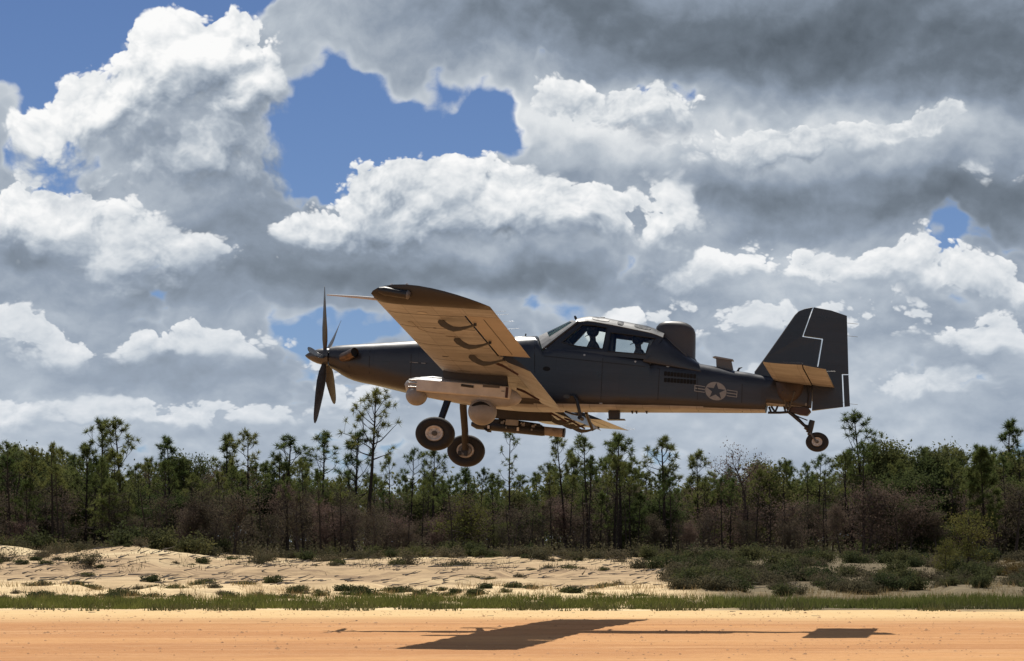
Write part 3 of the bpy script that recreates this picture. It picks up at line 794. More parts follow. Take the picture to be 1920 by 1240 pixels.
# the rest of the wood
G_PINE, G_BROWN, G_GREEN, G_BARE = 'pines within the wood', 'brown scrub oaks along the wood', 'green oaks within the wood', 'bare scrub oaks within the wood'
L_PINE = 'slender pine standing among the crowded trees of the wood'
L_BROWN = 'scrub oak with dry purple brown leaves along the wood'
L_GREEN = 'leafy green oak crowded among the trees of the wood'
L_BARE = 'grey scrub oak nearly bare of leaves among the wood'
def skyline(px):
    return float(np.interp(px, [-200, 0, 130, 260, 300, 480, 560, 720, 780, 900, 960, 1000, 1050, 1200, 1220, 1290, 1370, 1440, 1500, 1560, 1620, 1700, 1780, 1840, 1920, 2200],
                           [830, 830, 842, 872, 860, 862, 862, 890, 880, 882, 900, 895, 862, 858, 890, 885, 872, 865, 880, 868, 835, 845, 850, 838, 840, 840]))
def brown_here(px):
    return float(np.interp(px, [0, 250, 380, 480, 700, 800, 1000, 1100, 1250, 1400, 1560, 1700, 1760, 1920], [.1, .2, .55, .95, .9, .6, .6, .5, .75, .85, .95, .75, .2, .1]))
for i in range(90):
    y = R.uniform(128, 172); px = -330 + 2580 * (i + R.random()) / 90
    st = R.choice(PINES)
    tree(st, 'pine_tree', px, skyline(px) + R.uniform(-2, 38), y, L_PINE, G_PINE)
for i in range(84):
    y = R.uniform(118, 127); px = -260 + 2440 * (i + R.random()) / 84
    top = skyline(px) + R.uniform(34, 105)
    if R.random() < brown_here(px):
        if i % 2: tree(R.choice(BROWNOAKS), 'scrub_oak', px, top, y, L_BROWN, G_BROWN, wide=1.0)
        else: tree(R.choice(BAREOAKS), 'scrub_oak', px, top - 10, y, L_BARE, G_BARE, wide=1.05)
    else:
        tree(R.choice(GREENOAKS + PINES[2:3] + PINES[5:6]), 'oak_tree', px, top - 16, y, L_GREEN, G_GREEN, wide=1.05)
for i in range(90):
    y = R.uniform(127, 150); px = -280 + 2480 * (i + R.random()) / 90
    top = skyline(px) + R.uniform(14, 56)
    if R.random() < brown_here(px) * .6:
        tree(R.choice(BROWNOAKS), 'scrub_oak', px, top, y, L_BROWN, G_BROWN, wide=1.1)
    else:
        tree(R.choice(GREENOAKS), 'oak_tree', px, top, y, L_GREEN, G_GREEN, wide=1.1)
for i in range(80):
    y = R.uniform(117.5, 134); px = -200 + 2300 * (i + R.random()) / 80
    tree(R.choice(BAREOAKS), 'scrub_oak', px, skyline(px) + R.uniform(30, 100), y, L_BARE, G_BARE, wide=1.1)

for i in range(60):
    y = R.uniform(117.5, 126); px = -260 + 2440 * (i + R.random()) / 60
    tree(R.choice((PINES[1], PINES[3], PINES[3], PINES[0])), 'pine_tree', px, skyline(px) + R.uniform(-4, 40), y, L_PINE, G_PINE, wide=.85)

for i in range(90):
    y = R.uniform(128.5, 150); px = -280 + 2480 * (i + R.random()) / 90
    tree(R.choice((PINES[2], PINES[5], PINES[4]) if i % 2 else (GREENOAKS[2], GREENOAKS[0])), 'pine_tree' if i % 2 else 'oak_tree', px, skyline(px) + R.uniform(-6, 28), y, L_PINE if i % 2 else L_GREEN, G_PINE if i % 2 else G_GREEN, wide=1.1)

for i in range(46):
    y = R.uniform(117.2, 125); px = -220 + 2360 * (i + R.random()) / 46
    tree(R.choice(SNAGS), 'dead_tree', px, skyline(px) + R.uniform(25, 110), y, 'bare dark dead trunk with a few broken twigs in the wood', 'bare dead trunks in the wood', wide=1.0)

# undergrowth at the foot of the wood: one mass
us = Soup()
for i in range(1500):
    y = R.uniform(115.5, 127) if i < 1000 else R.uniform(127, 165); px = R.uniform(-330, 2250)
    x = px_x(px, y); z = ground_at(x, y)
    hh = R.uniform(.25, .9)
    leaves(us, (x, y, z + hh * .45), 22, (.32, .30, hh * .33), .10)
    needles(us, (x, y, z), (0, 0, 1.2), 5, hh, .014, .4)
tag(link_mesh('undergrowth', us.mesh('undergrowth', OLIVE)), 'dark tangled brush along the foot of the wood', 'undergrowth', None, 'stuff')

fw = Soup()
for i in range(3800):
    y = R.uniform(168, 200); px = R.uniform(-500, 2420); x = px_x(px, y); z = ground_at(x, y)
    hh = px_z(skyline(px) + R.uniform(18, 60), y) - z
    leaves(fw, (x, y, z + hh * R.random() ** 1.15), 26, (.55, .5, .35), .24)
tag(link_mesh('far_wood', fw.mesh('far_wood', OAKLEAF)), 'dim mass of foliage deep inside the wood', 'wood', None, 'stuff')

# scrub on the right half of the bank
SHRUBS = [make_shrub(1.0, .62, 16, 44, .085, SHRUBLEAF), make_shrub(1.1, .55, 16, 40, .085, OLIVE), make_shrub(.9, .7, 15, 44, .085, SHRUBLEAF), make_shrub(1.0, .6, 14, 20, .07, OLIVE, 8), make_shrub(1.2, .5, 16, 40, .08, OLIVE)]
thick = lambda px, y: float(np.interp(px, [1215, 1300, 1500, 2200], [.35, .85, 1, 1]))
for i in range(245):
    y = R.uniform(87, 113); px = R.uniform(1225, 2160) if i > 30 else R.uniform(1240, 1420)
    if R.random() > thick(px, y): continue
    x = px_x(px, y)
    sh_i, sh_k = R.randrange(5), R.uniform(.5, .98)
    o = plant('shrub', SHRUBS[sh_i], (x, y, ground_at(x, y)), R.uniform(0, 6.28), sh_k, 'low olive green shrub in the thicket covering the right bank', 'shrub', 'shrubs covering the right bank', ('stems', 'leaves'))
    SAME.append((o, px, ('large ' if sh_k > .85 else 'small ' if sh_k < .7 else 'middling ') + ('leafy green', 'dull olive', 'dense green', 'wispy grassy', 'spreading olive')[sh_i] + ' shrub at bank ' + ('foot' if y < 95 else 'middle' if y < 104 else 'top'), True))
# brushy fringe where the bank meets the wood
for i in range(64):
    y = R.uniform(112.5, 118.5); px = -300 + 1560 * (i + R.random()) / 64; x = px_x(px, y)
    o = plant('fringe_shrub', R.choice(SHRUBS), (x, y, ground_at(x, y)), R.uniform(0, 6.28), R.uniform(.5, .95), 'dusty green shrub in the fringe between the sand bank and the wood', 'shrub', 'shrubs fringing the wood', ('stems', 'leaves'))
    SAME.append((o, px, 'dusty shrub fringing the wood', True))
# small clumps dotted over the open sand
CLUMPS = [make_shrub(.70, .30, 14, 34, .065, SHRUBLEAF, 6), make_shrub(.55, .34, 12, 34, .065, SHRUBLEAF, 8), make_shrub(.9, .26, 15, 30, .06, SHRUBLEAF, 6), make_shrub(.6, .24, 12, 18, .055, OLIVE, 10)]
spots = [(28, 1110), (90, 1111), (108, 1066), (147, 1103), (172, 1100), (190, 1110), (215, 1112), (245, 1110), (285, 1097), (262, 1116), (330, 1108), (340, 1112), (371, 1105), (415, 1110), (430, 1112), (470, 1115), (487, 1110), (510, 1099), (545, 1112), (553, 1108), (575, 1112), (600, 1114), (655, 1110), (685, 1115), (712, 1111), (742, 1106), (770, 1106), (812, 1112), (828, 1103), (855, 1109), (890, 1112), (910, 1107), (947, 1112), (1000, 1108), (1062, 1112), (1200, 1115), (887, 1089), (918, 1091), (965, 1088), (975, 1091), (188, 1073), (200, 1084), (165, 1082), (40, 1072), (330, 1066)]
spots += [(R.uniform(-220, 1230), R.uniform(1098, 1117)) for _ in range(48)]
for px, py in spots:
    y = 84.5 + (1116 - py) * .42 + R.uniform(-.4, .4); x = px_x(px, y)
    o = plant('sand_clump', R.choice(CLUMPS), (x, y, ground_at(x, y)), R.uniform(0, 6.28), R.uniform(.55, 1.0), 'small dark green clump growing in the pale sand of the bank', 'plant', 'clumps dotted over the sand bank', ('stems', 'leaves'))
    SAME.append((o, px, 'green sand clump ' + ('near the grass' if py > 1100 else 'higher up'), True))
for i in range(130):
    px = R.uniform(-250, 1300); y = R.uniform(102, 117); x = px_x(px, y)
    if mnoise.noise(Vector((x * .35, y * .2, 2))) < -.08: continue
    o = plant('bank_shrub', R.choice(CLUMPS + SHRUBS[3:] + SHRUBS[1:2]), (x, y, ground_at(x, y)), R.uniform(0, 6.28), R.uniform(.35, 1.05), 'dull olive tuft on the crumbling upper edge of the sand bank', 'plant', 'tufts along the upper edge of the bank', ('stems', 'leaves'))
    SAME.append((o, px, 'olive tuft on the bank edge', True))
for (px, py, y, k, lb) in ((240, 1045, 112, 1.5, 'wide green shrub at the left end of the bank crest'), (300, 1048, 112, 1.2, 'round dark shrub just left of the pale sand heap'), (365, 1050, 112.5, 1.3, 'spreading grey green shrub just right of the pale sand heap'), (75, 1022, 116, 1.4, 'green shrub under the trees at the far left of the bank')):
    x = px_x(px, y)
    plant('bank_shrub', SHRUBS[0] if k > 1.25 else SHRUBS[2], (x, y, ground_at(x, y)), R.uniform(0, 6), k, lb, 'shrub', None, ('stems', 'leaves'))

# dead sticks, roots and crusts lying about on the bank: one mass
ls_ = Soup()
for i in range(2100):
    y = R.uniform(90, 117); px = R.uniform(-300, 1500); x = px_x(px, y)
    if mnoise.noise(Vector((x * .3, y * .35, 5))) < R.uniform(-.5, .35): continue
    z = bank_height(x, y) + .01; ln = R.uniform(.10, .55) * (1 if R.random() < .85 else 2); a = R.gauss(0, .35)
    hgt = R.uniform(.01, .06)
    stick(ls_, [(x, y, z), (x + ln * math.cos(a) * .5, y + ln * math.sin(a) * .5, z + hgt), (x + ln * math.cos(a), y + ln * math.sin(a), z + hgt * R.uniform(0, 3))], R.uniform(.008, .034), .005, 3)
for i in range(70):
    y = R.uniform(62, 74.5); px = R.uniform(-300, 2250); x = px_x(px, y); ln = R.uniform(.03, .08) * R.choice((1, 1, 1, 2.5))
    stick(ls_, [(x, y, .03), (x + ln, y + R.uniform(-.05, .05), .035)], R.uniform(.006, .014), .005, 3)
tag(link_mesh('sticks_litter', ls_.mesh('sticks_litter', surf('dead_wood', (.11, .085, .06), (.05, .04, .03), .95, scale=5))), 'dark dead sticks and roots scattered over the sand bank', 'litter', None, 'stuff')

# loose stones and clods on the clay: one mass
st_ = Soup()
for i in range(3000):
    y = 42 + 32 * R.random() ** .8; x = px_x(R.uniform(-300, 2250), y); r = R.uniform(.008, .022) * (1 if R.random() < .93 else 2.0)
    z = run_h(x, y) + r * .25
    if mnoise.noise(Vector((x * .25, y * .35, 12))) < R.uniform(-.35, .3): continue
    q = [np.array(v) * r * np.array([R.uniform(.8, 1.6), R.uniform(.8, 1.6), R.uniform(.5, .9)]) + np.array([x, y, z]) for v in ((1, 0, 0), (0, 1, 0), (-1, 0, 0), (0, -1, 0), (.1, .1, 1))]
    st_.tris(np.array([[q[0], q[1], q[4]], [q[1], q[2], q[4]], [q[2], q[3], q[4]], [q[3], q[0], q[4]]]))
tag(link_mesh('gravel', st_.mesh('gravel', surf('clay_stones', (.54, .30, .14), (.36, .19, .09), .95, scale=2.5))), 'small stones and clods loose on the orange clay', 'gravel', None, 'stuff')

# grass along the far edge of the runway: nobody could count it
def grass(name, n, y0, y1, h0, h1, mat, x0=-34, x1=34, w=.016, clump=.0, seed=1, ragged=0):
    rg = np.random.default_rng(seed)
    x = rg.uniform(x0, x1, n); y = rg.uniform(y0, y1, n)
    if clump:
        keep = np.array([mnoise.noise(Vector((a * .9, b * .6, seed))) + .25 * mnoise.noise(Vector((a * 4, b * 2, seed))) > clump for a, b in zip(x, y)]); x, y = x[keep], y[keep]
    if ragged:
        keep = np.array([b > y0 + ragged * (.5 + mnoise.noise(Vector((a * .45, 3, seed))) + .6 * mnoise.noise(Vector((a * 1.9, 8, seed)))) for a, b in zip(x, y)]); x, y = x[keep], y[keep]
    k = len(x)
    z = np.array([bank_height(a, b) for a, b in zip(x, y)]) - .01
    hs = rg.uniform(h0, h1, k) * (0.75 + .35 * np.array([mnoise.noise(Vector((a * .5, b * .5, 9))) for a, b in zip(x, y)]))
    ang = rg.uniform(0, 2 * np.pi, k); wv = np.stack([np.cos(ang), np.sin(ang), np.zeros(k)], 1) * w / 2
    o = np.stack([x, y, z], 1); tip = o + np.stack([rg.normal(size=k) * .35 * hs, rg.normal(size=k) * .35 * hs, hs], 1)
    s = Soup(); s.tris(np.stack([o - wv, o + wv, tip], 1))
    return link_mesh(name, s.mesh(name, mat))
tag(grass('grass_strip', 95000, 77.2, 83.5, .14, .36, GRASS, clump=-.26, seed=1, w=.026, ragged=1.6), 'green grass strip along the far edge of the runway', 'grass', None, 'stuff')
tag(grass('grass_fringe', 34000, 74.0, 79.0, .10, .34, SHRUBLEAF, clump=.14, seed=2, w=.032, ragged=1.6), 'ragged dark grass tufts fringing the sandy runway edge', 'grass', None, 'stuff')
tag(grass('dry_grass', 26000, 82.5, 90, .12, .36, DRYGRASS, clump=-.05, seed=3), 'straw coloured grass stalks standing in the pale sand', 'grass', None, 'stuff')
tag(grass('bank_grass', 16000, 100, 118, .10, .35, OLIVE, clump=.12, seed=4, w=.022), 'dull wiry grass over the top of the sand bank', 'grass', None, 'stuff')

tell_apart()
# ------------------------------------------------------------------ the aircraft
# local frame of the airframe: a = aft from the spinner tip, s = starboard, u = up (metres)
YAW, PITCH, ROLL = 0.1737, 0.0654, 0.0796
NOSE = np.array([-4.1276, 60.7161, 5.4652])
def _attitude():
    cy, sy = math.cos(YAW), math.sin(YAW); cp, sp = math.cos(PITCH), math.sin(PITCH); cr, sr = math.cos(ROLL), math.sin(ROLL)
    return np.array([[cy, sy, 0], [-sy, cy, 0], [0, 0, 1]]) @ np.array([[cp, 0, sp], [0, 1, 0], [-sp, 0, cp]]) @ np.array([[1, 0, 0], [0, cr, sr], [0, -sr, cr]])
ATT = _attitude()
_q0 = ATT.T @ (np.array([0, 0, EYE]) - NOSE)
def side(x, y, s=0.0):
    """survey: where the sight line of a photo point meets the lengthwise plane at station s -> (a, u)"""
    d = ATT.T @ np.array([(x - 960) / FOC, 1.0, -(y - HORIZON) / FOC])
    r = _q0 + d * ((s - _q0[1]) / d[1])
    return float(r[0]), float(r[2])
def sp3(x, y, s=0.0):
    a, u = side(x, y, s)
    return (a, s, u)
BASE = (2.75, 0.0, -1.95)
def to_world(a, s, u):
    return Vector(NOSE + ATT @ np.array([a, s, u]))
ROOT_M = Matrix(((*ATT[0], 0), (*ATT[1], 0), (*ATT[2], 0), (0, 0, 0, 1)))
def airborne(name, base):
    """an Empty that carries things in the airframe's frame"""
    o = empty(name)
    m = ROOT_M.copy(); m.translation = to_world(*base)
    o.matrix_world = m
    return o

PAINT = surf('airframe_paint', (0.019, 0.0215, 0.030), (0.0125, 0.0142, 0.020), 0.34, scale=1.6, stretch=(1, 1, 2.2), rvar=0.08, spec=0.6, panels=(0, 2, .92, .46), streaks=(.12, 1, 1))
UNDER = surf('underside_paint', (0.365, 0.385, 0.41), (0.28, 0.292, 0.31), 0.6, scale=1.3, stretch=(2.2, 0.8, 1), panels=(1, 0, 1.15, .52), streaks=(.18, 1, 1))
SEAM = surf('panel_seam', (0.10, 0.095, 0.09), rough=0.8)
BLACK = surf('black_metal', (0.012, 0.012, 0.014), rough=0.45, scale=8)
GREYM = surf('grey_metal', (0.16, 0.155, 0.15), (0.09, 0.088, 0.085), 0.45, metal=0.3, scale=9)
STEEL = surf('bare_steel', (0.42, 0.40, 0.37), (0.25, 0.235, 0.22), 0.38, metal=0.85, scale=12)
RUBBER = surf('tyre_rubber', (0.015, 0.0145, 0.014), (0.010, 0.0095, 0.0095), 0.75, scale=9, bump=0.3, bscale=60)
RIM = surf('wheel_rim', (0.62, 0.59, 0.55), (0.40, 0.37, 0.34), 0.5, metal=0.2, scale=11)
POD = surf('pod_paint', (0.33, 0.325, 0.315), (0.24, 0.236, 0.23), 0.42, scale=3)
BALL = surf('ball_paint', (0.24, 0.235, 0.23), (0.19, 0.185, 0.18), 0.5, scale=5)
RUST = surf('exhaust_steel', (0.16, 0.105, 0.08), (0.08, 0.06, 0.05), 0.4, metal=0.75, scale=10)
MARK = surf('grey_marking', (0.27, 0.272, 0.262), (0.21, 0.212, 0.205), 0.7, scale=14)
HOLE = surf('dark_opening', (0.004, 0.004, 0.004), rough=0.9)
BROWN = surf('tip_cap_paint', (0.026, 0.023, 0.021), (0.018, 0.016, 0.015), 0.5, scale=3)
GLASS = glass_mat('window_glass', (0.96, 0.98, 0.97), 0.025)
SCREEN = glass_mat('windscreen_glass', (0.62, 0.84, 0.73), 0.05)
BROWNGREY = surf('bracket_paint', (0.080, 0.077, 0.066), (0.055, 0.052, 0.045), 0.6, scale=9)

aircraft = airborne('propeller_aircraft', BASE)
tag(aircraft, 'dark grey single propeller military aircraft with fixed wheels flying low over the dirt runway', 'aircraft')
def part(mb, name, mats, parent=None, smooth=35, bevel=0):
    return mb.build(name, mats, parent or aircraft, BASE, smooth, bevel)

def pchip(xs, ys):
    xs = np.array(xs, float); ys = np.array(ys, float)
    h = np.diff(xs); d = np.diff(ys) / h
    m = np.zeros(len(xs)); m[0], m[-1] = d[0], d[-1]
    for i in range(1, len(xs) - 1):
        if d[i - 1] * d[i] > 0:
            w1, w2 = 2 * h[i] + h[i - 1], h[i] + 2 * h[i - 1]
            m[i] = (w1 + w2) / (w1 / d[i - 1] + w2 / d[i])
    def f(x):
        x = min(max(x, xs[0]), xs[-1])
        i = min(int(np.searchsorted(xs, x, side='right')) - 1, len(h) - 1); i = max(i, 0)
        t = (x - xs[i]) / h[i]
        return float(ys[i] * (2*t**3 - 3*t*t + 1) + h[i] * m[i] * (t**3 - 2*t*t + t) + ys[i+1] * (-2*t**3 + 3*t*t) + h[i] * m[i+1] * (t**3 - t*t))
    return f
def curve(pts, s=0.0):
    q = sorted(side(x, y, s) for x, y in pts)
    return pchip([p[0] for p in q], [p[1] for p in q])

SILL_S = -0.52
top_f = curve([(621, 651), (632, 649), (647, 647.5), (670, 646), (700, 644.5), (780, 640), (880, 636), (980, 633), (1006, 631.5)])
sill_f = curve([(1024, 657), (1050, 651), (1207, 670), (1240, 674)], SILL_S)
tail_f = curve([(1230, 668), (1270, 675), (1313, 683), (1341, 688), (1377, 696), (1401, 699), (1420, 703), (1440, 706), (1480, 712), (1524, 718)])
bot_f = curve([(621, 690), (632, 697), (647, 707), (670, 716), (700, 722), (760, 736), (830, 750), (900, 761), (980, 769), (1060, 770), (1200, 771), (1313, 772), (1377, 773), (1437, 773.5)])
hw_f = pchip([side(x, 690)[0] for x in (621, 632, 647, 670, 700, 760, 830, 900, 980, 1060, 1200, 1313, 1377, 1440, 1480, 1524)],
             (.20, .24, .29, .34, .39, .46, .52, .55, .57, .57, .53, .43, .34, .25, .18, .05))
A0 = side(621, 670)[0]; A_DECK = side(1008, 640)[0]; A_CUT = side(1026, 655)[0]; A_TURT = side(1228, 660)[0]; A_TAIL = side(1438, 740)[0]; A_END = side(1523, 740)[0]
def fus_top(a):
    if a <= A_DECK: return top_f(a)
    if a < A_CUT:
        t = (a - A_DECK) / (A_CUT - A_DECK)
        return top_f(A_DECK) * (1 - t) + sill_f(A_CUT) * t
    if a < A_TURT - .06: return sill_f(a)
    if a < A_TURT + .1:
        t = (a - A_TURT + .06) / .16
        return sill_f(A_TURT - .06) * (1 - t) + tail_f(A_TURT + .1) * t
    return tail_f(a)
U_TAILBOT = side(1470, 760)[1]; U_TAILEND = side(1523, 766)[1]
def fus_bot(a):
    if a <= A_TAIL: return bot_f(a)
    t = (a - A_TAIL) / (A_END - A_TAIL)
    return side(1450, 761)[1] * (1 - t) + U_TAILEND * t
def lerp(a, b, t): return a + (b - a) * min(max(t, 0), 1)
def fus_exp(a):
    ntop = lerp(2.0, 2.7, (a - A0) / 2.0)
    if A_DECK < a < A_TURT: ntop = lerp(2.7, 9.0, min(a - A_DECK, A_TURT - a) / 0.15)
    nbot = lerp(2.0, 5.5, (a - A0 - 0.6) / 2.5)
    return ntop, nbot
def fus_dims(a):
    ut, ub = fus_top(a), fus_bot(a)
    uc = lerp(ub + (ut - ub) * .5, ub + (ut - ub) * .52, a / 3)
    return ut, ub, uc, hw_f(a)
def flank(a, u, off=0.004):
    """port flank of the fuselage at (a, u)"""
    ut, ub, uc, hw = fus_dims(a)
    nt_, nb_ = fus_exp(a)
    if u >= uc: k, n = min((u - uc) / (ut - uc), .999), nt_
    else: k, n = min((uc - u) / (uc - ub), .999), nb_
    return -(hw * (1 - k ** n) ** (1 / n) + off)

# fuselage shell
sta = list(np.linspace(A0, A_DECK, 34)) + list(np.linspace(A_DECK, A_CUT, 5)[1:]) + list(np.linspace(A_CUT + .03, A_TURT - .06, 18)) \
    + list(np.linspace(A_TURT - .03, A_TURT + .1, 5)) + list(np.linspace(A_TURT + .16, A_TAIL, 24)) + list(np.linspace(A_TAIL + .02, A_END, 10))
rings = []
for a in sta:
    ut, ub, uc, hw = fus_dims(a)
    nt_, nb_ = fus_exp(a)
    rings.append(ellipse_ring(a, hw, uc, ut - uc, uc - ub, nt_, nb_, 56))
mb = MB().loft(rings)
a_two = side(770, 700)[0]
for i, f in enumerate(mb.f):
    if len(f) == 4:
        p = [Vector(mb.v[k]) for k in f]
        n = (p[2] - p[0]).cross(p[3] - p[1])
        c = sum(p, Vector()) / 4
        if c.x > a_two and abs(n.normalized().z) > 0.72 and c.z < fus_dims(c.x)[2]:
            mb.m[i] = 1
fuselage = part(mb, 'fuselage', [PAINT, UNDER], smooth=42)

# panel seams and small fittings standing a few millimetres proud of the flank
def flank_strip(pts, w, name, mat, thick=0.004, parent=None):
    m_ = MB()
    P3 = [side(x, y, -0.55) for x, y in pts]
    for (a1, u1), (a2, u2) in zip(P3, P3[1:]):
        n_ = max(1, int(math.hypot(a2 - a1, u2 - u1) / .15))
        for k in range(n_):
            q1 = (a1 + (a2 - a1) * k / n_, u1 + (u2 - u1) * k / n_); q2 = (a1 + (a2 - a1) * (k + 1) / n_, u1 + (u2 - u1) * (k + 1) / n_)
            dx, du = q2[0] - q1[0], q2[1] - q1[1]; l = math.hypot(dx, du) or 1
            ox, ou = -du / l * w / 2, dx / l * w / 2
            cs = [(q1[0] - ox, q1[1] - ou), (q2[0] - ox, q2[1] - ou), (q2[0] + ox, q2[1] + ou), (q1[0] + ox, q1[1] + ou)]
            m_.add([(a, flank(a, u, 0.001), u) for a, u in cs] + [(a, flank(a, u, 0.001 + thick), u) for a, u in cs],
                   [(3, 2, 1, 0), (4, 5, 6, 7), (0, 1, 5, 4), (1, 2, 6, 5), (2, 3, 7, 6), (3, 0, 4, 7)])
    return part(m_, name, mat, parent or fuselage, None)
SEAMD = surf('dark_seam', (0.011, 0.011, 0.013), rough=0.7)
for pts in ([(690, 655), (688, 712)], [(648, 656), (650, 700)], [(770, 650), (768, 730)], [(768, 679), (800, 681)],
            [(1002, 650), (1003, 700)], [(1020, 668), (1235, 690)], [(1236, 690), (1232, 764)], [(1307, 694), (1306, 766)], [(1130, 672), (1126, 764)], [(1390, 706), (1388, 768)]):
    flank_strip(pts, 0.012, 'panel_seam', SEAMD)
flank_strip([(767, 678.5), (797, 681)], 0.012, 'panel_highlight_strip', MARK)
def rivet_disc(x, y, rx, ry, mat, name, s_off=0.006):
    a, u = side(x, y, -0.55)
    m_ = MB()
    ring = [(a + rx * math.cos(t), u + ry * math.sin(t)) for t in np.linspace(0, 2 * math.pi, 14, endpoint=False)]
    m_.plate(ring, [], lambda p, q, t: (p, flank(a, u, 0) - t, q), 0.0, s_off)
    return part(m_, name, mat, fuselage, None)
rivet_disc(1096, 666, .022, .018, STEEL, 'latch')
rivet_disc(1191, 678, .02, .018, STEEL, 'latch')
rivet_disc(1217, 679, .045, .022, STEEL, 'fuel_cap')
rivet_disc(1025, 692, .075, .045, HOLE, 'vent_opening')
rivet_disc(1063, 744, .07, .04, BROWNGREY, 'access_door')
rivet_disc(1126, 756, .035, .015, MARK, 'drain_plate')
rivet_disc(1508, 753, .022, .032, MARK, 'placard')
rivet_disc(1251, 686, .03, .012, STEEL, 'vent_lip')

# louvres: two rows behind the cockpit
for row, (y0, y1) in enumerate(((701, 705.5), (713, 716))):
    for k in range(10):
        x = 1248 + k * 6.0
        y = y0 + (y1 - y0) * k / 9
        a, u = side(x, y, -0.47)
        m_ = MB().box((a, flank(a, u, 0.002), u), (0.056, 0.02, 0.085))
        part(m_, 'louvre', HOLE, None, bevel=0.006)

# national marking on the flank: disc with a cut-out star, barred wings
def roundel():
    ca, cu = side(1342, 733.5, -0.40)
    ra, ru = 0.205, 0.178
    tilt = -0.075
    def fn(p, q, t):
        a = ca + p * math.cos(tilt) + q * math.sin(-tilt) * 0.0
        u = cu + q + p * math.sin(tilt)
        return (a, flank(a, u, 0.002 + t), u)
    star = []
    for k in range(10):
        r = .96 if k % 2 == 0 else .38
        t = math.pi / 2 + k * math.pi / 5
        star.append((math.cos(t) * r * ra * .98, math.sin(t) * r * ru * .98))
    m_ = MB().plate([(math.cos(t) * ra, math.sin(t) * ru) for t in np.linspace(0, 2 * math.pi, 40, endpoint=False)], [star], fn, 0.0, 0.003)
    root = part(m_, 'roundel', MARK, None, None)
    for sg in (-1, 1):
        x0, x1 = (ra * 1.03, ra * 2.02)
        h = .062
        xs = [sg * x0, sg * x1] if sg > 0 else [-x1, -x0]
        out = [(xs[0], -h), (xs[1], -h), (xs[1], h), (xs[0], h)]
        ins = .014
        hl = []
        for (q0, q1) in ((-h + ins, -.009), (.009, h - ins)):
            l, r = xs[0] + (ins if sg < 0 else .002), xs[1] - (ins if sg > 0 else .002)
            hl.append([(l, q0), (r, q0), (r, q1), (l, q1)])
        m_ = MB().plate(out, hl, fn, 0.0, 0.003)
        part(m_, 'roundel_bar', MARK, root, None)
roundel()

# spinner and propeller
hub = Vector((0.40, 0.0, -0.035))
m_ = MB().lathe([(0, 0.004), (.03, .035), (.08, .068), (.16, .108), (.26, .145), (.36, .165), (.46, .175), (.50, .176)], (0.0, 0, -0.034), (1, 0, 0), 32)
prop = part(MB().lathe([(0.0, .10), (.09, .10)], (.47, 0, -.035), (1, 0, 0), 24), 'propeller', BLACK)
m_.build('spinner', surf('spinner_paint', (.10, .10, .098), (.07, .07, .069), .28, metal=.4), prop, BASE, 40)
for k in range(5):
    th = math.radians(20 + 72 * k)
    rd = Vector((0, -math.sin(th), math.cos(th)))         # outward, 0 = up, positive towards port
    tg = Vector((0, math.cos(th), math.sin(th)))
    rings = []
    for i, (r, ch, tw, tk) in enumerate([(.10, .09, 70, .045), (.20, .10, 62, .04), (.34, .17, 52, .03), (.55, .215, 43, .024), (.80, .215, 35, .018), (1.05, .19, 29, .014), (1.25, .155, 25, .010), (1.36, .115, 23, .008), (1.43, .045, 22, .005)]):
        p = hub + rd * r
        tw = math.radians(tw)
        ex = tg * math.cos(tw) + Vector((-1, 0, 0)) * math.sin(tw)
        ey = rd.cross(ex).normalized()
        rings.append([p + ex * (math.cos(t) * ch / 2 - .01) + ey * math.sin(t) * tk / 2 for t in (2 * math.pi * j / 14 for j in range(14))])
    part(MB().loft(rings), 'blade', surf('blade_paint', (.03, .03, .032), (.02, .02, .022), .38, scale=6) if k == 0 else bpy.data.materials['blade_paint'], prop, 50)

# exhaust stub on the port cowl (and its twin)
for sg in (-1, 1):
    e0, e1, e2 = side(642, 670, -.30), side(652, 667, -.40), side(664, 661, -.47)
    path = [(e0[0], sg * .22, e0[1]), (e1[0] - .02, sg * .33, e1[1]), (e1[0] + .04, sg * .39, e1[1] + .02), (e2[0] - .03, sg * .44, e2[1] - .01), (e2[0] + .02, sg * .49, e2[1])]
    ex = part(MB().tube(path, [.10, .10, .098, .096, .095], 20, cap=False), 'exhaust_stack', RUST)
    d = (Vector(path[-1]) - Vector(path[-2])).normalized()
    part(MB().lathe([(0, .088), (.004, .088)], Vector(path[-1]) - d * .05, d, 20), 'exhaust_opening', HOLE, ex)

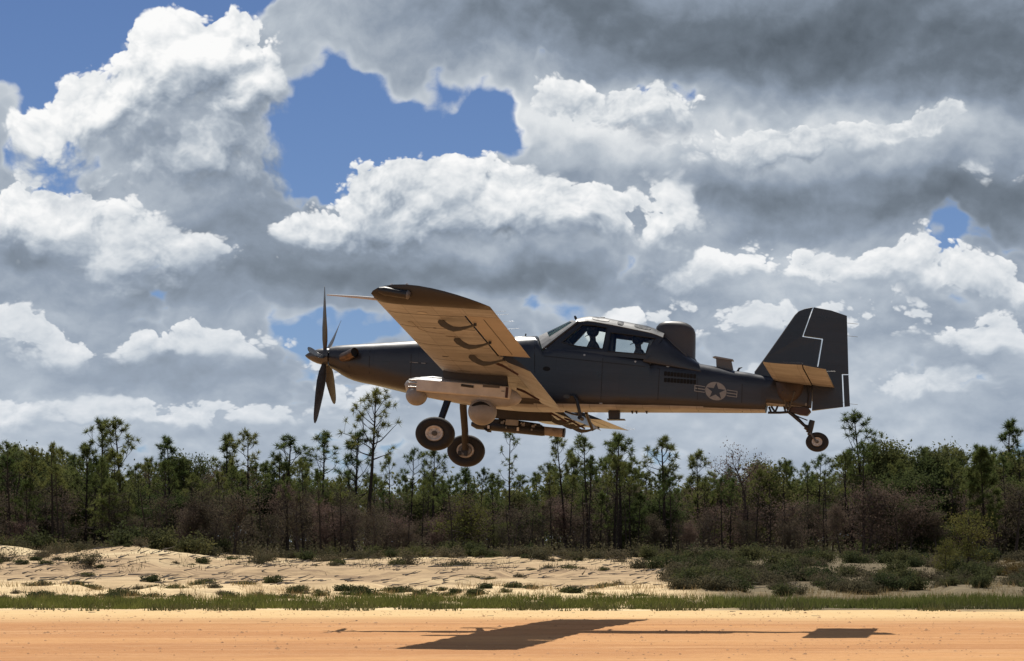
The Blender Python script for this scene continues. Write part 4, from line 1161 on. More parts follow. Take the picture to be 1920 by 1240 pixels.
# ------------------------------------------------------------------ wing
WLE, CH, UW, DIH = 3.322, 2.052, -0.6178, math.tan(math.radians(3.5))
INC = 0.1138 / 2.052
def wing_pt(x, s, z):
    """x = distance aft of the leading edge, z = height over the chord line"""
    return (WLE + x, s, UW + abs(s) * DIH - INC * x + z)
def foil(xc):
    """upper and lower surface of a cambered 15 percent section, per unit chord"""
    t = .15 / .2 * (.2969 * math.sqrt(xc) - .126 * xc - .3516 * xc ** 2 + .2843 * xc ** 3 - .1030 * xc ** 4)
    m, p = .035, .4
    c = m / p ** 2 * (2 * p * xc - xc * xc) if xc < p else m / (1 - p) ** 2 * (1 - 2 * p + 2 * p * xc - xc * xc)
    return c + t * 1.0, c - t * .86
def section(x0, x1, s, n=14, grow=1.0):
    """closed outline of the wing section between chord positions x0..x1 (metres)"""
    ks = [x0 + (x1 - x0) * (1 - math.cos(math.pi * k / n)) / 2 for k in range(n + 1)] if x0 < .01 else [x0 + (x1 - x0) * k / n for k in range(n + 1)]
    up = [(x, foil(max(min(x / CH, 1), 0))[0] * CH * grow) for x in ks]
    lo = [(x, foil(max(min(x / CH, 1), 0))[1] * CH * grow) for x in ks]
    return [wing_pt(x, s, z) for x, z in up] + [wing_pt(x, s, z) for x, z in reversed(lo)]
XH, XF = 1.44, 1.56          # aileron and flap hinge positions
def two_tone(mb, thr=-0.25):
    for i, f in enumerate(mb.f):
        p = [Vector(mb.v[k]) for k in f[:4]]
        n = (p[2] - p[0]).cross(p[-1] - p[1]) if len(p) == 4 else (p[1] - p[0]).cross(p[2] - p[0])
        mb.m[i] = 1 if n.length > 0 and n.normalized().z < thr else 0
    return mb
def flipcheck(mb):
    """orient faces outward before sorting them into upper and lower paint"""
    me = bpy.data.meshes.new('tmp'); me.from_pydata([tuple(p) for p in mb.v], [], mb.f)
    bm = bmesh.new(); bm.from_mesh(me); bmesh.ops.recalc_face_normals(bm, faces=bm.faces)
    mb.v = [v.co.copy() for v in bm.verts]; mb.f = [tuple(v.index for v in f.verts) for f in bm.faces]; mb.m = [0] * len(mb.f)
    bm.free(); bpy.data.meshes.remove(me)
    return mb
for sg in (-1, 1):
    st = lambda *v: [sg * k for k in v]
    # main box, full chord outboard of the aileron
    w = MB().loft([section(0, XH, s) for s in st(.30, .6, 2, 3.5, 4.68, 6, 7.2, 8.10)] + [section(0, XH, sg * 8.72)])
    wing = part(two_tone(flipcheck(w)), 'wing', [PAINT, UNDER], smooth=40)
    part(two_tone(flipcheck(MB().loft([section(XH + .002, CH, s) for s in st(8.115, 8.72)]))), 'wing_tip_panel', [PAINT, UNDER], wing, 40)
    part(two_tone(flipcheck(MB().loft([section(XH + .002, XF - .03, s) for s in st(.30, 2.4, 4.66)]))), 'wing_trailing_panel', [PAINT, UNDER], wing, 40)
    # tip cap: canted outboard and upward
    rings = []
    for t in np.linspace(0, 1, 7):
        gr = math.sqrt(max(0, 1 - (t * .985) ** 2.2))
        ring = []
        base = section(0, CH, sg * (8.721 + .31 * t), 14)
        mid = [(p, foil(max(min((p[0] - WLE) / CH, 1), 0))) for p in base]
        for p, (fu, fl) in mid:
            zc = UW + abs(p[1]) * DIH - INC * (p[0] - WLE)
            zu = zc + fu * CH
            ring.append((p[0], p[1], zu - .004 * t + (p[2] - zu) * gr))
        rings.append(ring)
    cap = part(MB().loft(rings), 'wing_tip_cap', BROWN, None, 50)
    # aileron
    rings = []
    for s in st(4.72, 6.4, 8.10):
        ring = section(XH + .035, CH, s, 8)
        rings.append(ring)
    ail = part(two_tone(flipcheck(MB().loft(rings))), 'aileron', [PAINT, surf('aileron_under', (.37, .345, .32), (.29, .27, .25), .62, scale=2) if sg < 0 else bpy.data.materials['aileron_under']], None, 40)
    part(MB().loft([[wing_pt(x, s, foil(x / CH)[1] * CH + dz) for x, dz in ((XH + .30, -.004), (XH + .315, -.004), (XH + .315, .004), (XH + .30, .004))] for s in st(4.9, 7.9)]), 'aileron_tab_seam', SEAM, ail, None)
    # flap, lowered
    rings = []
    for s in st(.62, 2.6, 4.64):
        hx, hz = XF, foil(XF / CH)[0] * CH * .3 - .02
        outl = [(0, .0), (.03, .055), (.10, .075), (.25, .055), (.40, .025), (.545, .003), (.545, -.003), (.40, -.020), (.25, -.045), (.10, -.065), (.03, -.045)]
        dfl = math.radians(24)
        rings.append([wing_pt(hx + x * math.cos(dfl) + z * math.sin(dfl), s, hz - .03 - x * math.sin(dfl) + z * math.cos(dfl)) for x, z in outl])
    flap = part(two_tone(flipcheck(MB().loft(rings))), 'flap', [PAINT, UNDER], None, 50)
    for s in st(4.25, 1.75):
        p0 = wing_pt(XF - .22, s, foil(.66)[1] * CH - .005); p1 = wing_pt(XF + .30, s, -.30)
        mid_ = wing_pt(XF + .0, s, -.20)
        m_ = MB().plate([(XF - .24, -.06), (XF - .10, -.09), (XF + .22, -.235), (XF + .20, -.265), (XF - .06, -.15), (XF - .24, -.10)], [], lambda p, q, t, s=s: wing_pt(p, s + t, q), -.02, .02)
        part(m_, 'flap_track', surf('track_red', (.06, .025, .022), (.04, .018, .016), .6) if sg < 0 and s == st(4.25)[0] else bpy.data.materials['track_red'], wing, None)
    # curved aileron arms under the wing
    for s in st(7.62, 6.10, 4.60):
        lowf = lambda x: foil(max(min(x / CH, 1), 0))[1] * CH
        cen = [(.94, .0), (1.0, -.045), (1.08, -.095), (1.18, -.125), (1.30, -.115), (1.42, -.085), (1.54, -.045)]
        wid = [.09, .105, .105, .085, .06, .04, .026]
        topl = [(x, lowf(x) + d * 1.15 + w_ * .5) for (x, d), w_ in zip(cen, wid)]
        botl = [(x - (.05 if i < 2 else 0), lowf(x) + d * 1.15 - w_ * .5) for i, ((x, d), w_) in enumerate(zip(cen, wid))]
        m_ = MB().plate(topl + botl[::-1], [], lambda p, q, t, s=s: wing_pt(p, s + t, q), -.03, .03)
        part(m_, 'aileron_arm', BROWNGREY, wing, None, bevel=.008)
        part(MB().box(wing_pt(1.55, s, lowf(1.5) - .04), (.05, .04, .05)), 'aileron_arm_bolt', BLACK, wing, None)
    # spanwise skin seams under the wing and inspection plates
    for s in st(8.0, 6.9, 5.35, 3.95, 2.1):
        m_ = MB()
        xs = np.linspace(.10, 1.42, 12)
        rl = [[wing_pt(x, s + ds, foil(x / CH)[1] * CH - dz) for ds, dz in ((-.006, .0005), (.006, .0005), (.006, .004), (-.006, .004))] for x in xs]
        part(MB().loft(rl), 'skin_seam', SEAM, wing, None)
    for (x, s, rx, rs, mat) in ((.72, 8.15, .085, .10, POD), (.34, 7.25, .05, .05, MARK), (.70, 6.9, .03, .03, SEAM), (.40, 4.3, .06, .025, BLACK), (.86, 6.25, .09, .02, RUST), (.52, 3.0, .14, .012, SEAM)):
        m_ = MB().plate([(math.cos(t) * rx, math.sin(t) * rs) for t in np.linspace(0, 2 * math.pi, 18, endpoint=False)], [], lambda p, q, t, x=x, s=s: wing_pt(x + p, sg * (s + q), foil((x + p) / CH)[1] * CH - t), .001, .007)
        part(m_, 'inspection_plate', mat, wing, None)
    # pale drip line
    pl = [(.36, 7.2), (.38, 6.75), (.50, 6.5), (.80, 6.42)]
    m_ = MB().tube([wing_pt(x, sg * s, foil(x / CH)[1] * CH - .003) for x, s in pl], .007, 6)
    part(m_, 'sealant_line', POD, wing, None)
    # landing light pod on the tip and static wicks
    q = wing_pt(.13, sg * 9.02, .075); q2 = wing_pt(.62, sg * 9.03, .045)
    qm = tuple(np.array(q) * .8 + np.array(q2) * .2)
    part(MB().tube([q, qm, q2], [.05, .075, .068], 14), 'tip_light_pod', BLACK, cap, 50)
    part(MB().lathe([(0, .074), (.02, .08), (.05, .05), (.055, .02)], q2, (1, 0, -.06), 14), 'lamp_lens', GREYM, cap, 50)
    for x in (.32, .58):
        part(MB().lathe([(0, .03), (.035, .03), (.055, .014)], wing_pt(x, sg * 8.92, foil(x / CH)[0] * CH - .012), (0, 0, 1), 10), 'tip_lamp', bpy.data.materials.get('lamp_white') or surf('lamp_white', (.8, .76, .74), rough=.25), cap, 50)
    for s in (8.6, 8.35, 7.8, 7.2):
        part(MB().tube([wing_pt(CH - .01, sg * s, 0), wing_pt(CH + .20, sg * s, .035)], .0022, 5), 'static_wick', BLACK, wing, None)
# pitot boom on the port tip
pt0, pt1 = side(696, 559, -8.8), side(613, 553, -8.8)
part(MB().tube([(pt0[0] + .1, -8.8, pt0[1] - .01), (pt0[0] - .25, -8.8, lerp(pt0[1], pt1[1], .32)), (pt1[0], -8.8, pt1[1])], [.028, .022, .010], 10), 'pitot_boom', surf('boom_metal', (.50, .49, .48), rough=.6), None, 50)

# ------------------------------------------------------------------ tail
def blade_plate(pts_px, thick_fn, s0=0.0):
    o2 = [side(x, y, s0) for x, y in pts_px]
    return MB().plate(o2, [], lambda a, u, t: (a, s0 + t * thick_fn(a, u), u), -1.0, 1.0)
fin_le = lambda u: np.interp(u, [side(1415, 700)[1], side(1497, 585)[1]], [side(1415, 700)[0], side(1497, 585)[0]])
fin_th = lambda a, u: max(.012, min(.07, .012 + .11 * (a - fin_le(u))))
fin = part(blade_plate([(1413, 703), (1435.6, 671), (1466, 628), (1491, 592), (1498, 585), (1509, 580.5), (1523.0, 577.8), (1503.6, 632.3), (1540.4, 637.8), (1532.4, 685), (1522, 722), (1480, 724), (1440, 716)], fin_th), 'fin', PAINT, None, None)
rud_th = lambda a, u: max(.006, .07 * (1 - (a - side(1515, 690)[0]) / .85))
part(blade_plate([(1526.2, 577.4), (1559, 583), (1588, 592.6), (1591, 702), (1578.5, 702), (1581, 763.6), (1522.7, 770.4), (1524.5, 722), (1535.2, 685), (1543.6, 635.2), (1507.2, 630)], rud_th), 'rudder', PAINT, None, None)
part(blade_plate([(1580.6, 703.5), (1591, 703.5), (1593.8, 762), (1583.4, 763.4)], lambda a, u: .008), 'rudder_tab', PAINT, None, None)
for y in (606, 630, 757):
    a, u = side(1590, y)
    part(MB().tube([(a - .01, 0, u), (a + .19, 0, u - .01)], .0045, 5), 'static_wick', BLACK, None, None)
# pale tube along the fin's leading edge: its highlight put into the colour
le = [sp3(x, y) for x, y in ((1415, 699), (1435.6, 671), (1466, 628), (1491, 592), (1498, 585), (1509, 580.5), (1524, 577.6))]
part(MB().tube(le, .014, 8), 'leading_edge', surf('edge_highlight', (.16, .16, .16), rough=.35), fin, 50)

SLE, SCH, SHS, SU = 9.3836, 1.16, 2.7107, -0.0118
HINGE = .74
def stab_pt(x, s, z): return (SLE + x, s, SU + z)
def stab_sec(s, x1=HINGE, grow=1.0):
    xs = [x1 * (1 - math.cos(math.pi * k / 16)) / 2 for k in range(0, 17, 2)]
    th = lambda x: .055 * math.sqrt(max(0, x / .35)) if x < .35 else .055
    return [stab_pt(x, s, th(x) * grow) for x in xs] + [stab_pt(x, s, -th(x) * grow) for x in reversed(xs[1:])]
for sg in (-1, 1):
    st = [sg * k for k in (.06, 1.2, 2.45)]
    rings = [stab_sec(s) for s in st] + [[(SLE + (p[0] - SLE) * .97 + .02, p[1], p[2]) for p in stab_sec(sg * SHS, HINGE, .35)]]
    stab = part(two_tone(flipcheck(MB().loft(rings)), -.5), 'stabilizer', [PAINT, UNDER], None, 45)
    dfl = math.radians(9)
    rings = []
    for s in (.075 * sg, 1.4 * sg, 2.46 * sg, (SHS - .02) * sg):
        g = 1 if abs(s) < 2.5 else .4
        outl = [(0, 0), (.02, .045 * g), (.15, .04 * g), (.44, .006), (.44, -.006), (.15, -.04 * g), (.02, -.045 * g)]
        rings.append([stab_pt(HINGE + .006 + x * math.cos(dfl) + z * math.sin(dfl), s, -x * math.sin(dfl) + z * math.cos(dfl)) for x, z in outl])
    part(two_tone(flipcheck(MB().loft(rings)), -.3), 'elevator', [PAINT, UNDER], stab, 45)
    part(MB().tube([stab_pt(HINGE + .43, sg * 2.3, -.06), stab_pt(HINGE + .60, sg * 2.3, -.05)], .0045, 5), 'static_wick', BLACK, stab, None)
    for x in (.25, .62):
        foot = sp3(1478, 768, 0)
        part(MB().tube([(foot[0] + (.02 if x > .5 else -.02), sg * .13, foot[2]), (foot[0] + (.12 if x > .5 else -.10), sg * .27, foot[2] + .33)], .034, 10, flat=.5), 'stabilizer_strut', BROWNGREY, None, 50)
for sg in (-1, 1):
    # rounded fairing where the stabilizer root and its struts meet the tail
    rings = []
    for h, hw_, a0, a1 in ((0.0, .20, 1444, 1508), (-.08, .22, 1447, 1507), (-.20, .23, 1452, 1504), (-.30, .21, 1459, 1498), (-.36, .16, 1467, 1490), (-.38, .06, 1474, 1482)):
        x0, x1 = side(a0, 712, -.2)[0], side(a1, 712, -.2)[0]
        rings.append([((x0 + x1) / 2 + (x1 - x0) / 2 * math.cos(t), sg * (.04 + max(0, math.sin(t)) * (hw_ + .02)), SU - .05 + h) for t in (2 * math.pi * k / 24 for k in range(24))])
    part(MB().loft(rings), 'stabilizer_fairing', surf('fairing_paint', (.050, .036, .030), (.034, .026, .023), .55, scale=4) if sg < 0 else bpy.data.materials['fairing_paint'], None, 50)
part(MB().tube([sp3(1516, 724, -.10), sp3(1517, 745, -.10), sp3(1513, 768, -.08)], .012, 6), 'rudder_pushrod', BLACK, None, 50)
# tail wheel bracket, spring, fork and wheel
m_ = MB().plate([side(x, y) for x, y in ((1483, 764), (1516, 765), (1521, 772), (1514, 780), (1500, 778.5), (1482, 773))], [], lambda a, u, t: (a, t, u), -.09, .09)
part(m_, 'tail_bracket', surf('bracket_brown', (.055, .028, .022), (.03, .02, .018), .55, scale=8), None, None, bevel=.01)
part(MB().tube([sp3(1440, 774), sp3(1462, 774), sp3(1486, 772.5)], .024, 8), 'tail_tube', BLACK, None, 50)
for a_, b_ in (((1442, 763), (1446, 774)), ((1446, 762), (1454, 774)), ((1453, 774), (1458, 762)), ((1470, 762), (1473, 773))):
    part(MB().tube([sp3(*a_), sp3(*b_)], .02, 6), 'tail_frame_tube', BLACK, None, 50)
part(MB().tube([sp3(1478, 771), sp3(1494, 784), sp3(1507, 797), sp3(1516, 803)], [.04, .034, .03, .03], 8, flat=.8), 'tail_spring', BLACK, None, 50)
part(MB().tube([sp3(1484, 775), sp3(1500, 783), sp3(1514, 788.5)], .011, 6), 'tail_brace', BLACK, None, 50)
part(MB().tube([sp3(1482, 778), sp3(1497, 791)], .007, 6), 'tail_cable', BLACK, None, 50)
fork = part(MB().tube([sp3(1523, 788.5), sp3(1520, 800), sp3(1518, 812)], [.055, .06, .05], 10), 'tail_fork', BLACK, None, 50)
for p_, q_, r_ in (((1510, 800), (1518, 806), .05), ((1513, 806), (1521, 810), .045), ((1516, 812), (1520, 818), .035)):
    part(MB().tube([sp3(*p_), sp3(*q_)], r_, 8), 'fork_lug', BLACK, fork, None)
for s in (-.075, .075):
    part(MB().tube([sp3(1519, 812, s * .6), sp3(1524, 819, s), sp3(1531, 829, s)], [.025, .02, .02], 8, flat=.6), 'fork_arm', GREYM, fork, 50)
VS = 0.85     # wheels look a little flattened
def wheel(cx, cy, s, rad, wid, outer=-1, rim_r=.5, name='wheel'):
    a, u = side(cx, cy, s)
    c = (a, s, u); ax = (0, 1, 0)
    h = wid / 2
    prof = [(-h * .62, rad * rim_r), (-h * .95, rad * .66), (-h, rad * .80), (-h * .85, rad * .92), (-h * .5, rad * .985), (0, rad), (h * .5, rad * .985), (h * .85, rad * .92), (h, rad * .80), (h * .95, rad * .66), (h * .62, rad * rim_r)]
    root = part(MB().lathe(prof, c, ax, 48, squash=VS, up=(0, 0, 1)), name, RUBBER, None, 50)
    r = rad * rim_r
    def disc(p, nm, mt): return part(MB().lathe(p, c, ax, 32, squash=VS, up=(0, 0, 1)), nm, mt, root, 40)
    disc([(-h * .64, r * .2), (-h * .66, r * .66), (-h * .86, r * .80), (-h * .90, r * .96), (-h * .60, r * 1.04), (h * .60, r * 1.04), (h * .90, r * .96), (h * .86, r * .80), (h * .6, r * .62), (h * .6, r * .2)], 'rim', RIM)
    disc([(-h * .95, r * .12), (-h * .88, r * .30), (-h * .60, r * .34), (h * .60, r * .34), (h * .9, r * .30), (h * .95, r * .12)], 'hub_cap', BROWNGREY)
    for k in range(6):
        t = 2 * math.pi * k / 6 + .2
        part(MB().lathe([(-h * .76, r * .06), (-h * .62, r * .07)], (c[0] + math.cos(t) * r * .52, c[1], c[2] + math.sin(t) * r * .52 * VS), ax, 8), 'wheel_bolt', STEEL, root, None)
    return root
tw = wheel(1532.3, 829.2, 0.0, .225, .15, rim_r=.46, name='tail_wheel')

# main gear: flat spring legs, wheels with discs
for sg, (cx, cy), sw in ((-1, (816, 813.5), -1.42), (1, (874, 845.5), 1.36)):
    wheel(cx, cy, sw, .385, .26, rim_r=.46, name='main_wheel')
    a, u = side(cx, cy, sw)
    a_top = side(842, 750, -.5)[0] if sg < 0 else a + .02
    sl = sw - sg * .17
    leg = [(a_top + .02, sg * .40, -.62), (lerp(a, a_top, .75), lerp(sl, sg * .4, .75), lerp(u, -.62, .78)), (lerp(a, a_top, .3), lerp(sl, sg * .4, .25), lerp(u, -.62, .36)), (a, sl, u)]
    part(MB().tube(leg, [.075, .068, .06, .055], 12, flat=.42, side=(1, 0, 0)), 'gear_leg', BLACK, None, 60)
    part(MB().tube([(a, sl + sg * .0, u), (a, sw - sg * .06, u)], .07, 14), 'axle', BLACK, None, 50)
    m_ = MB().lathe([(-.03, .13), (.03, .13)], (a, sw - sg * .125, u), (0, 1, 0), 24, squash=VS)
    part(m_, 'brake_disc', GREYM, None, 50)
    for dx in (-.10, .03):
        part(MB().box((a + dx, sw - sg * .15, u - .07), (.07, .06, .09)), 'brake_caliper', BLACK, None, None, bevel=.008)
    part(MB().tube([(p[0] + .07, p[1], p[2]) for p in leg], .010, 6), 'brake_line', BLACK, None, 50)

# ------------------------------------------------------------------ cockpit
U_SILL = side(1130, 655, SILL_S)[1]
def wall_s(u): return -(0.515 - 0.36 * max(-.05, u - U_SILL))
def wall2(x, y):
    s = -.45
    for _ in range(6):
        a, u = side(x, y, s); s = wall_s(u)
    return (a, u)
win_front = [wall2(*p) for p in ((1053, 642), (1092, 609), (1116, 611), (1138, 615), (1130, 654.5), (1083, 649.5))]
win_rear = [wall2(*p) for p in ((1145, 623.5), (1187, 628.5), (1229, 635), (1209, 665), (1139, 659))]
wall_out = [wall2(*p) for p in ((1016, 660), (1050, 632), (1084, 605.5), (1100, 603), (1133, 608), (1189, 619), (1222, 626), (1243, 634), (1214, 674), (1140, 667), (1060, 656), (1030, 662))]
dark_trim = surf('window_trim', (.015, .015, .017), rough=.5)
for sg in (-1, 1):
    fn = lambda a, u, t, sg=sg: (a, sg * -(wall_s(u) + t) , u)
    canopy = part(MB().plate(wall_out, [win_front, win_rear], fn, 0.0, 0.035), 'canopy_side', PAINT, None, None)
    for w_ in (win_front, win_rear):
        fr = part(MB().tube([fn(p[0], p[1], -.004) for p in w_ + w_[:1]], .011, 6), 'window_frame', dark_trim, canopy, 50)
        part(MB().plate(w_, [], fn, .012, .018), 'window_pane', GLASS, canopy, None)
crest = curve([(1070, 603.5), (1084, 600), (1106, 595.3), (1133, 598), (1160, 603), (1189, 608.5), (1222, 615.6), (1243, 626)])
edge_pts = sorted([wall_out[i] for i in (2, 3, 4, 5, 6, 7)])
edge_f = pchip([p[0] for p in edge_pts], [p[1] for p in edge_pts])
rings = []
aa = np.linspace(edge_pts[0][0] - .05, edge_pts[-1][0], 16)
def roof_pt(a, q, dz=0.0):
    """q = -1 port edge .. 1 starboard edge"""
    ue, uc_ = edge_f(a), crest(a)
    se = -wall_s(ue) + .006
    t = abs(q)
    return (a, q * se if t < 1 else math.copysign(se, q), ue + (uc_ - ue) * (1 - t ** 2.6) + dz)
qs = np.linspace(-1, 1, 17)
for a in aa:
    rings.append([roof_pt(a, q, .012) for q in qs] + [roof_pt(a, q * .97, -.03) for q in qs[::-1]])
ROOFP = surf('roof_paint', (.055, .056, .058), (.040, .041, .043), .46, scale=4)
roof = part(MB().loft(rings), 'canopy_roof', ROOFP, None, 50)
# dark overhead windows: rounded panes set into the roof shoulders
def roof_pane(x0, x1, yq0, yq1):
    m_ = MB()
    a0, a1 = side(x0, 603, -.25)[0], side(x1, 603, -.25)[0]
    outer = []
    for t in np.linspace(0, 2 * math.pi, 20, endpoint=False):
        c, s_ = math.cos(t), math.sin(t)
        outer.append(((a0 + a1) / 2 + (a1 - a0) / 2 * math.copysign(abs(c) ** .6, c), (yq0 + yq1) / 2 + (yq1 - yq0) / 2 * math.copysign(abs(s_) ** .6, s_)))
    for sg in (-1, 1):
        mm = MB().plate(outer, [], lambda a, q, t, sg=sg: roof_pt(a, sg * q, .012 + t), -.004, .006)
        part(mm, 'roof_window', bpy.data.materials.get('roof_glass') or surf('roof_glass', (.006, .008, .008), rough=.30), roof, None)
roof_pane(1109, 1143, .42, .88); roof_pane(1190, 1222, .42, .88); roof_pane(1158, 1170, .55, .92)
part(MB().box((side(1130, 597)[0], 0, crest(side(1130, 597)[0]) + .012), (.09, .06, .03)), 'roof_beacon', BLACK, roof, None)
# rear view mirror over the windscreen
mz = sp3(1081, 600); mt = sp3(1077.5, 592.5)
part(MB().tube([mz, tuple((Vector(mz) + Vector(mt)) / 2), mt], [.018, .028, .016], 8), 'mirror', BLACK, roof, 50)
# windscreen: frame with three panes
deck_l = wall2(1018, 657)
def screen_pt(p, q, t):
    """p -1..1 across, q 0..1 from the deck up to the roof"""
    b0, b1 = side(1012, 632), side(1072, 602.8)
    e0, e1 = wall2(1018, 657), wall2(1085, 605)
    k = abs(p) ** 2.0
    a = lerp(lerp(b0[0], e0[0], k), lerp(b1[0], e1[0], k), q)
    u = lerp(lerp(b0[1], e0[1], k), lerp(b1[1], e1[1], k), q)
    s = p * lerp(-wall_s(e0[1]), -wall_s(e1[1]), q)
    return (a - t * .5, s, u + t * .8)
def grid_plate(p0, p1, q0, q1, t0, t1, n=6):
    m_ = MB()
    ps = np.linspace(p0, p1, n + 1)
    for i in range(n):
        cs = [(ps[i], q0), (ps[i + 1], q0), (ps[i + 1], q1), (ps[i], q1)]
        m_.add([screen_pt(p, q, t0) for p, q in cs] + [screen_pt(p, q, t1) for p, q in cs], [(3, 2, 1, 0), (4, 5, 6, 7), (0, 1, 5, 4), (1, 2, 6, 5), (2, 3, 7, 6), (3, 0, 4, 7)])
    return m_
FRAMEP = surf('screen_frame_paint', (.25, .25, .245), (.18, .18, .178), .5)
m_ = grid_plate(-1, 1, 0, .26, 0, .02, 12); 
for g in (grid_plate(-1, 1, .93, 1.0, 0, .02, 12), grid_plate(-1, -.74, .26, .93, 0, .02, 2), grid_plate(.74, 1, .26, .93, 0, .02, 2), grid_plate(-.05, .05, .26, .93, 0, .02, 2)):
    m_.add(g.v, g.f)
wsf = part(m_, 'windscreen_frame', FRAMEP, None, None)
for p0, p1 in ((-.74, -.05), (.05, .74)):
    part(grid_plate(p0, p1, .26, .93, .006, .012), 'windscreen_pane', SCREEN, wsf, None)
part(MB().tube([screen_pt(-1.0, q, .02) for q in np.linspace(0, 1, 5)], .022, 8), 'screen_pillar', dark_trim, wsf, 50)
part(MB().tube([screen_pt(1.0, q, .02) for q in np.linspace(0, 1, 5)], .022, 8), 'screen_pillar', dark_trim, wsf, 50)
# deck intake in front of the windscreen
d0 = side(975, 637, -.25); d1 = side(984, 638, -.25)
part(MB().tube([(d0[0] - .1, -.22, d0[1]), (d1[0], -.22, d1[1]), (d1[0] + .1, -.22, d1[1] - .02)], [.06, .085, .07], 12), 'deck_scoop', BLACK, None, 50)
part(MB().tube([sp3(985, 632, -.2), sp3(986, 626, -.2)], .014, 6), 'deck_aerial', BLACK, None, None)
# inside: coaming, seats, bulkhead
inside = surf('cockpit_trim', (.02, .02, .021), rough=.8)
a_c = side(1055, 645)[0]
part(MB().box((a_c + .05, 0, U_SILL + .08), (.30, .86, .16)), 'instrument_coaming', inside, None, None, bevel=.03)
m_ = MB().plate([side(1136, 650), side(1142, 622), side(1150, 622), side(1146, 660), side(1136, 662)], [], lambda a, u, t: (a, t, u), -.20, .20)
part(m_, 'seat', inside, None, None, bevel=.02)
m_ = MB().plate([side(1210, 672), side(1222, 634), side(1230, 634), side(1224, 672)], [], lambda a, u, t: (a, t, u), -.20, .20)
part(m_, 'seat', inside, None, None, bevel=.02)
part(MB().tube([sp3(1139, 626, -.36), sp3(1133, 655, -.45)], .03, 8), 'seat_frame_tube', inside, None, 50)
# turtle deck behind the cockpit
rings = []
for i, (xt, yt, xb, w0) in enumerate(((1238, 626, 1207, .45), (1242, 627.5, 1216, .45), (1258, 640, 1246, .44), (1275, 655, 1268, .42), (1292, 669, 1290, .40), (1312, 683, 1314, .37))):
    ta, tu = side(xt, yt); ba, bu = side(xb, 672 + (xb - 1207) * .16, -.45)
    bu -= .06
    rings.append(ellipse_ring(0, w0 + .075 - .012 * i, bu, tu - bu + .012, .03, 2.4, 4, 40, shear=lambda u, ta=ta, tu=tu, ba=ba, bu=bu: ba + (ta - ba) * max(0, min(1, (u - bu) / (tu - bu)))))
part(MB().loft(rings), 'turtle_deck', PAINT, None, 45)
flank_seam = MB().tube([sp3(1246, 630, -.26), sp3(1262, 645, -.36), sp3(1288, 668, -.39)], .008, 6)
part(flank_seam, 'deck_seam', surf('seam_light', (.09, .09, .09), rough=.5), None, None)
# tall equipment housing behind the canopy
lv = [(690, 1226, 1317, .25), (676, 1228, 1309, .24), (668, 1229, 1304, .23), (640, 1229, 1304.5, .215), (622, 1229.5, 1304.5, .205), (614, 1231, 1302, .19), (608, 1236, 1296, .16), (604.5, 1244, 1289, .12), (602.6, 1252, 1280, .07)]
rings = []
for y, x0, x1, hw in lv:
    (a0, u0), (a1, _) = side(x0, y), side(x1, y)
    rings.append([((a0 + a1) / 2 + (a1 - a0) / 2 * math.copysign(abs(math.cos(t)) ** .62, math.cos(t)), hw * math.copysign(abs(math.sin(t)) ** .75, math.sin(t)), u0) for t in (2 * math.pi * k / 36 for k in range(36))])
part(MB().loft(rings), 'equipment_housing', surf('housing_paint', (.050, .046, .047), (.036, .034, .036), .5, scale=2), None, 50)
# aerials
m_ = MB().plate([side(x, y) for x, y in ((1343, 672), (1371, 675.5), (1374, 690), (1377, 704), (1358, 700), (1344, 692))], [], lambda a, u, t: (a, t, u), -.07, .07)
aer = part(m_, 'antenna_box', surf('antenna_paint', (.12, .11, .10), (.09, .083, .078), .55), None, None, bevel=.01)
m_ = MB().plate([side(x, y) for x, y in ((1336.5, 670.5), (1342, 669), (1375, 675), (1375.5, 677.5), (1371, 677), (1342, 672.5))], [], lambda a, u, t: (a, t, u), -.09, .09)
part(m_, 'antenna_cap', FRAMEP, aer, None)
part(MB().tube([sp3(1383, 697), sp3(1386, 691), sp3(1392, 689)], [.025, .02, .006], 8), 'blade_aerial', BLACK, None, 50)
m_ = MB().plate([side(x, y) for x, y in ((1141, 771), (1162.5, 771), (1162, 786.5), (1142, 786.5))], [], lambda a, u, t: (a, t, u), -.08, .08)
bel = part(m_, 'belly_antenna', BROWN, None, None, bevel=.01)
m_ = MB().plate([side(x, y) for x, y in ((1139.5, 786), (1172, 786.5), (1172, 788), (1139.5, 788))], [], lambda a, u, t: (a, t, u), -.09, .09)
part(m_, 'belly_plate', BLACK, bel, None)
for x in (1185, 1193, 1212):
    part(MB().tube([sp3(x, 770), sp3(x + 1, 776)], [.03, .012], 8), 'drain_mast', BLACK, None, None)
# boarding step on the port side
part(MB().tube([sp3(1071, 742, -.60), sp3(1077, 742, -.66), sp3(1081, 750, -.68), sp3(1086, 770, -.68), sp3(1089, 786, -.66)], .034, 8), 'boarding_step', BLACK, None, 50)
part(MB().tube([sp3(1086, 783, -.72), sp3(1092, 786, -.6)], .04, 8), 'step_tread', BLACK, None, 50)
part(MB().tube([sp3(1060, 772, -.5), sp3(1072, 776, -.6), sp3(1086, 779, -.66)], .02, 8), 'step_brace', BLACK, None, 50)
part(MB().tube([sp3(1099, 774, .5), sp3(1104, 788, .8), sp3(1111, 806, 1.1)], .035, 8), 'boarding_step', BLACK, None, 50)

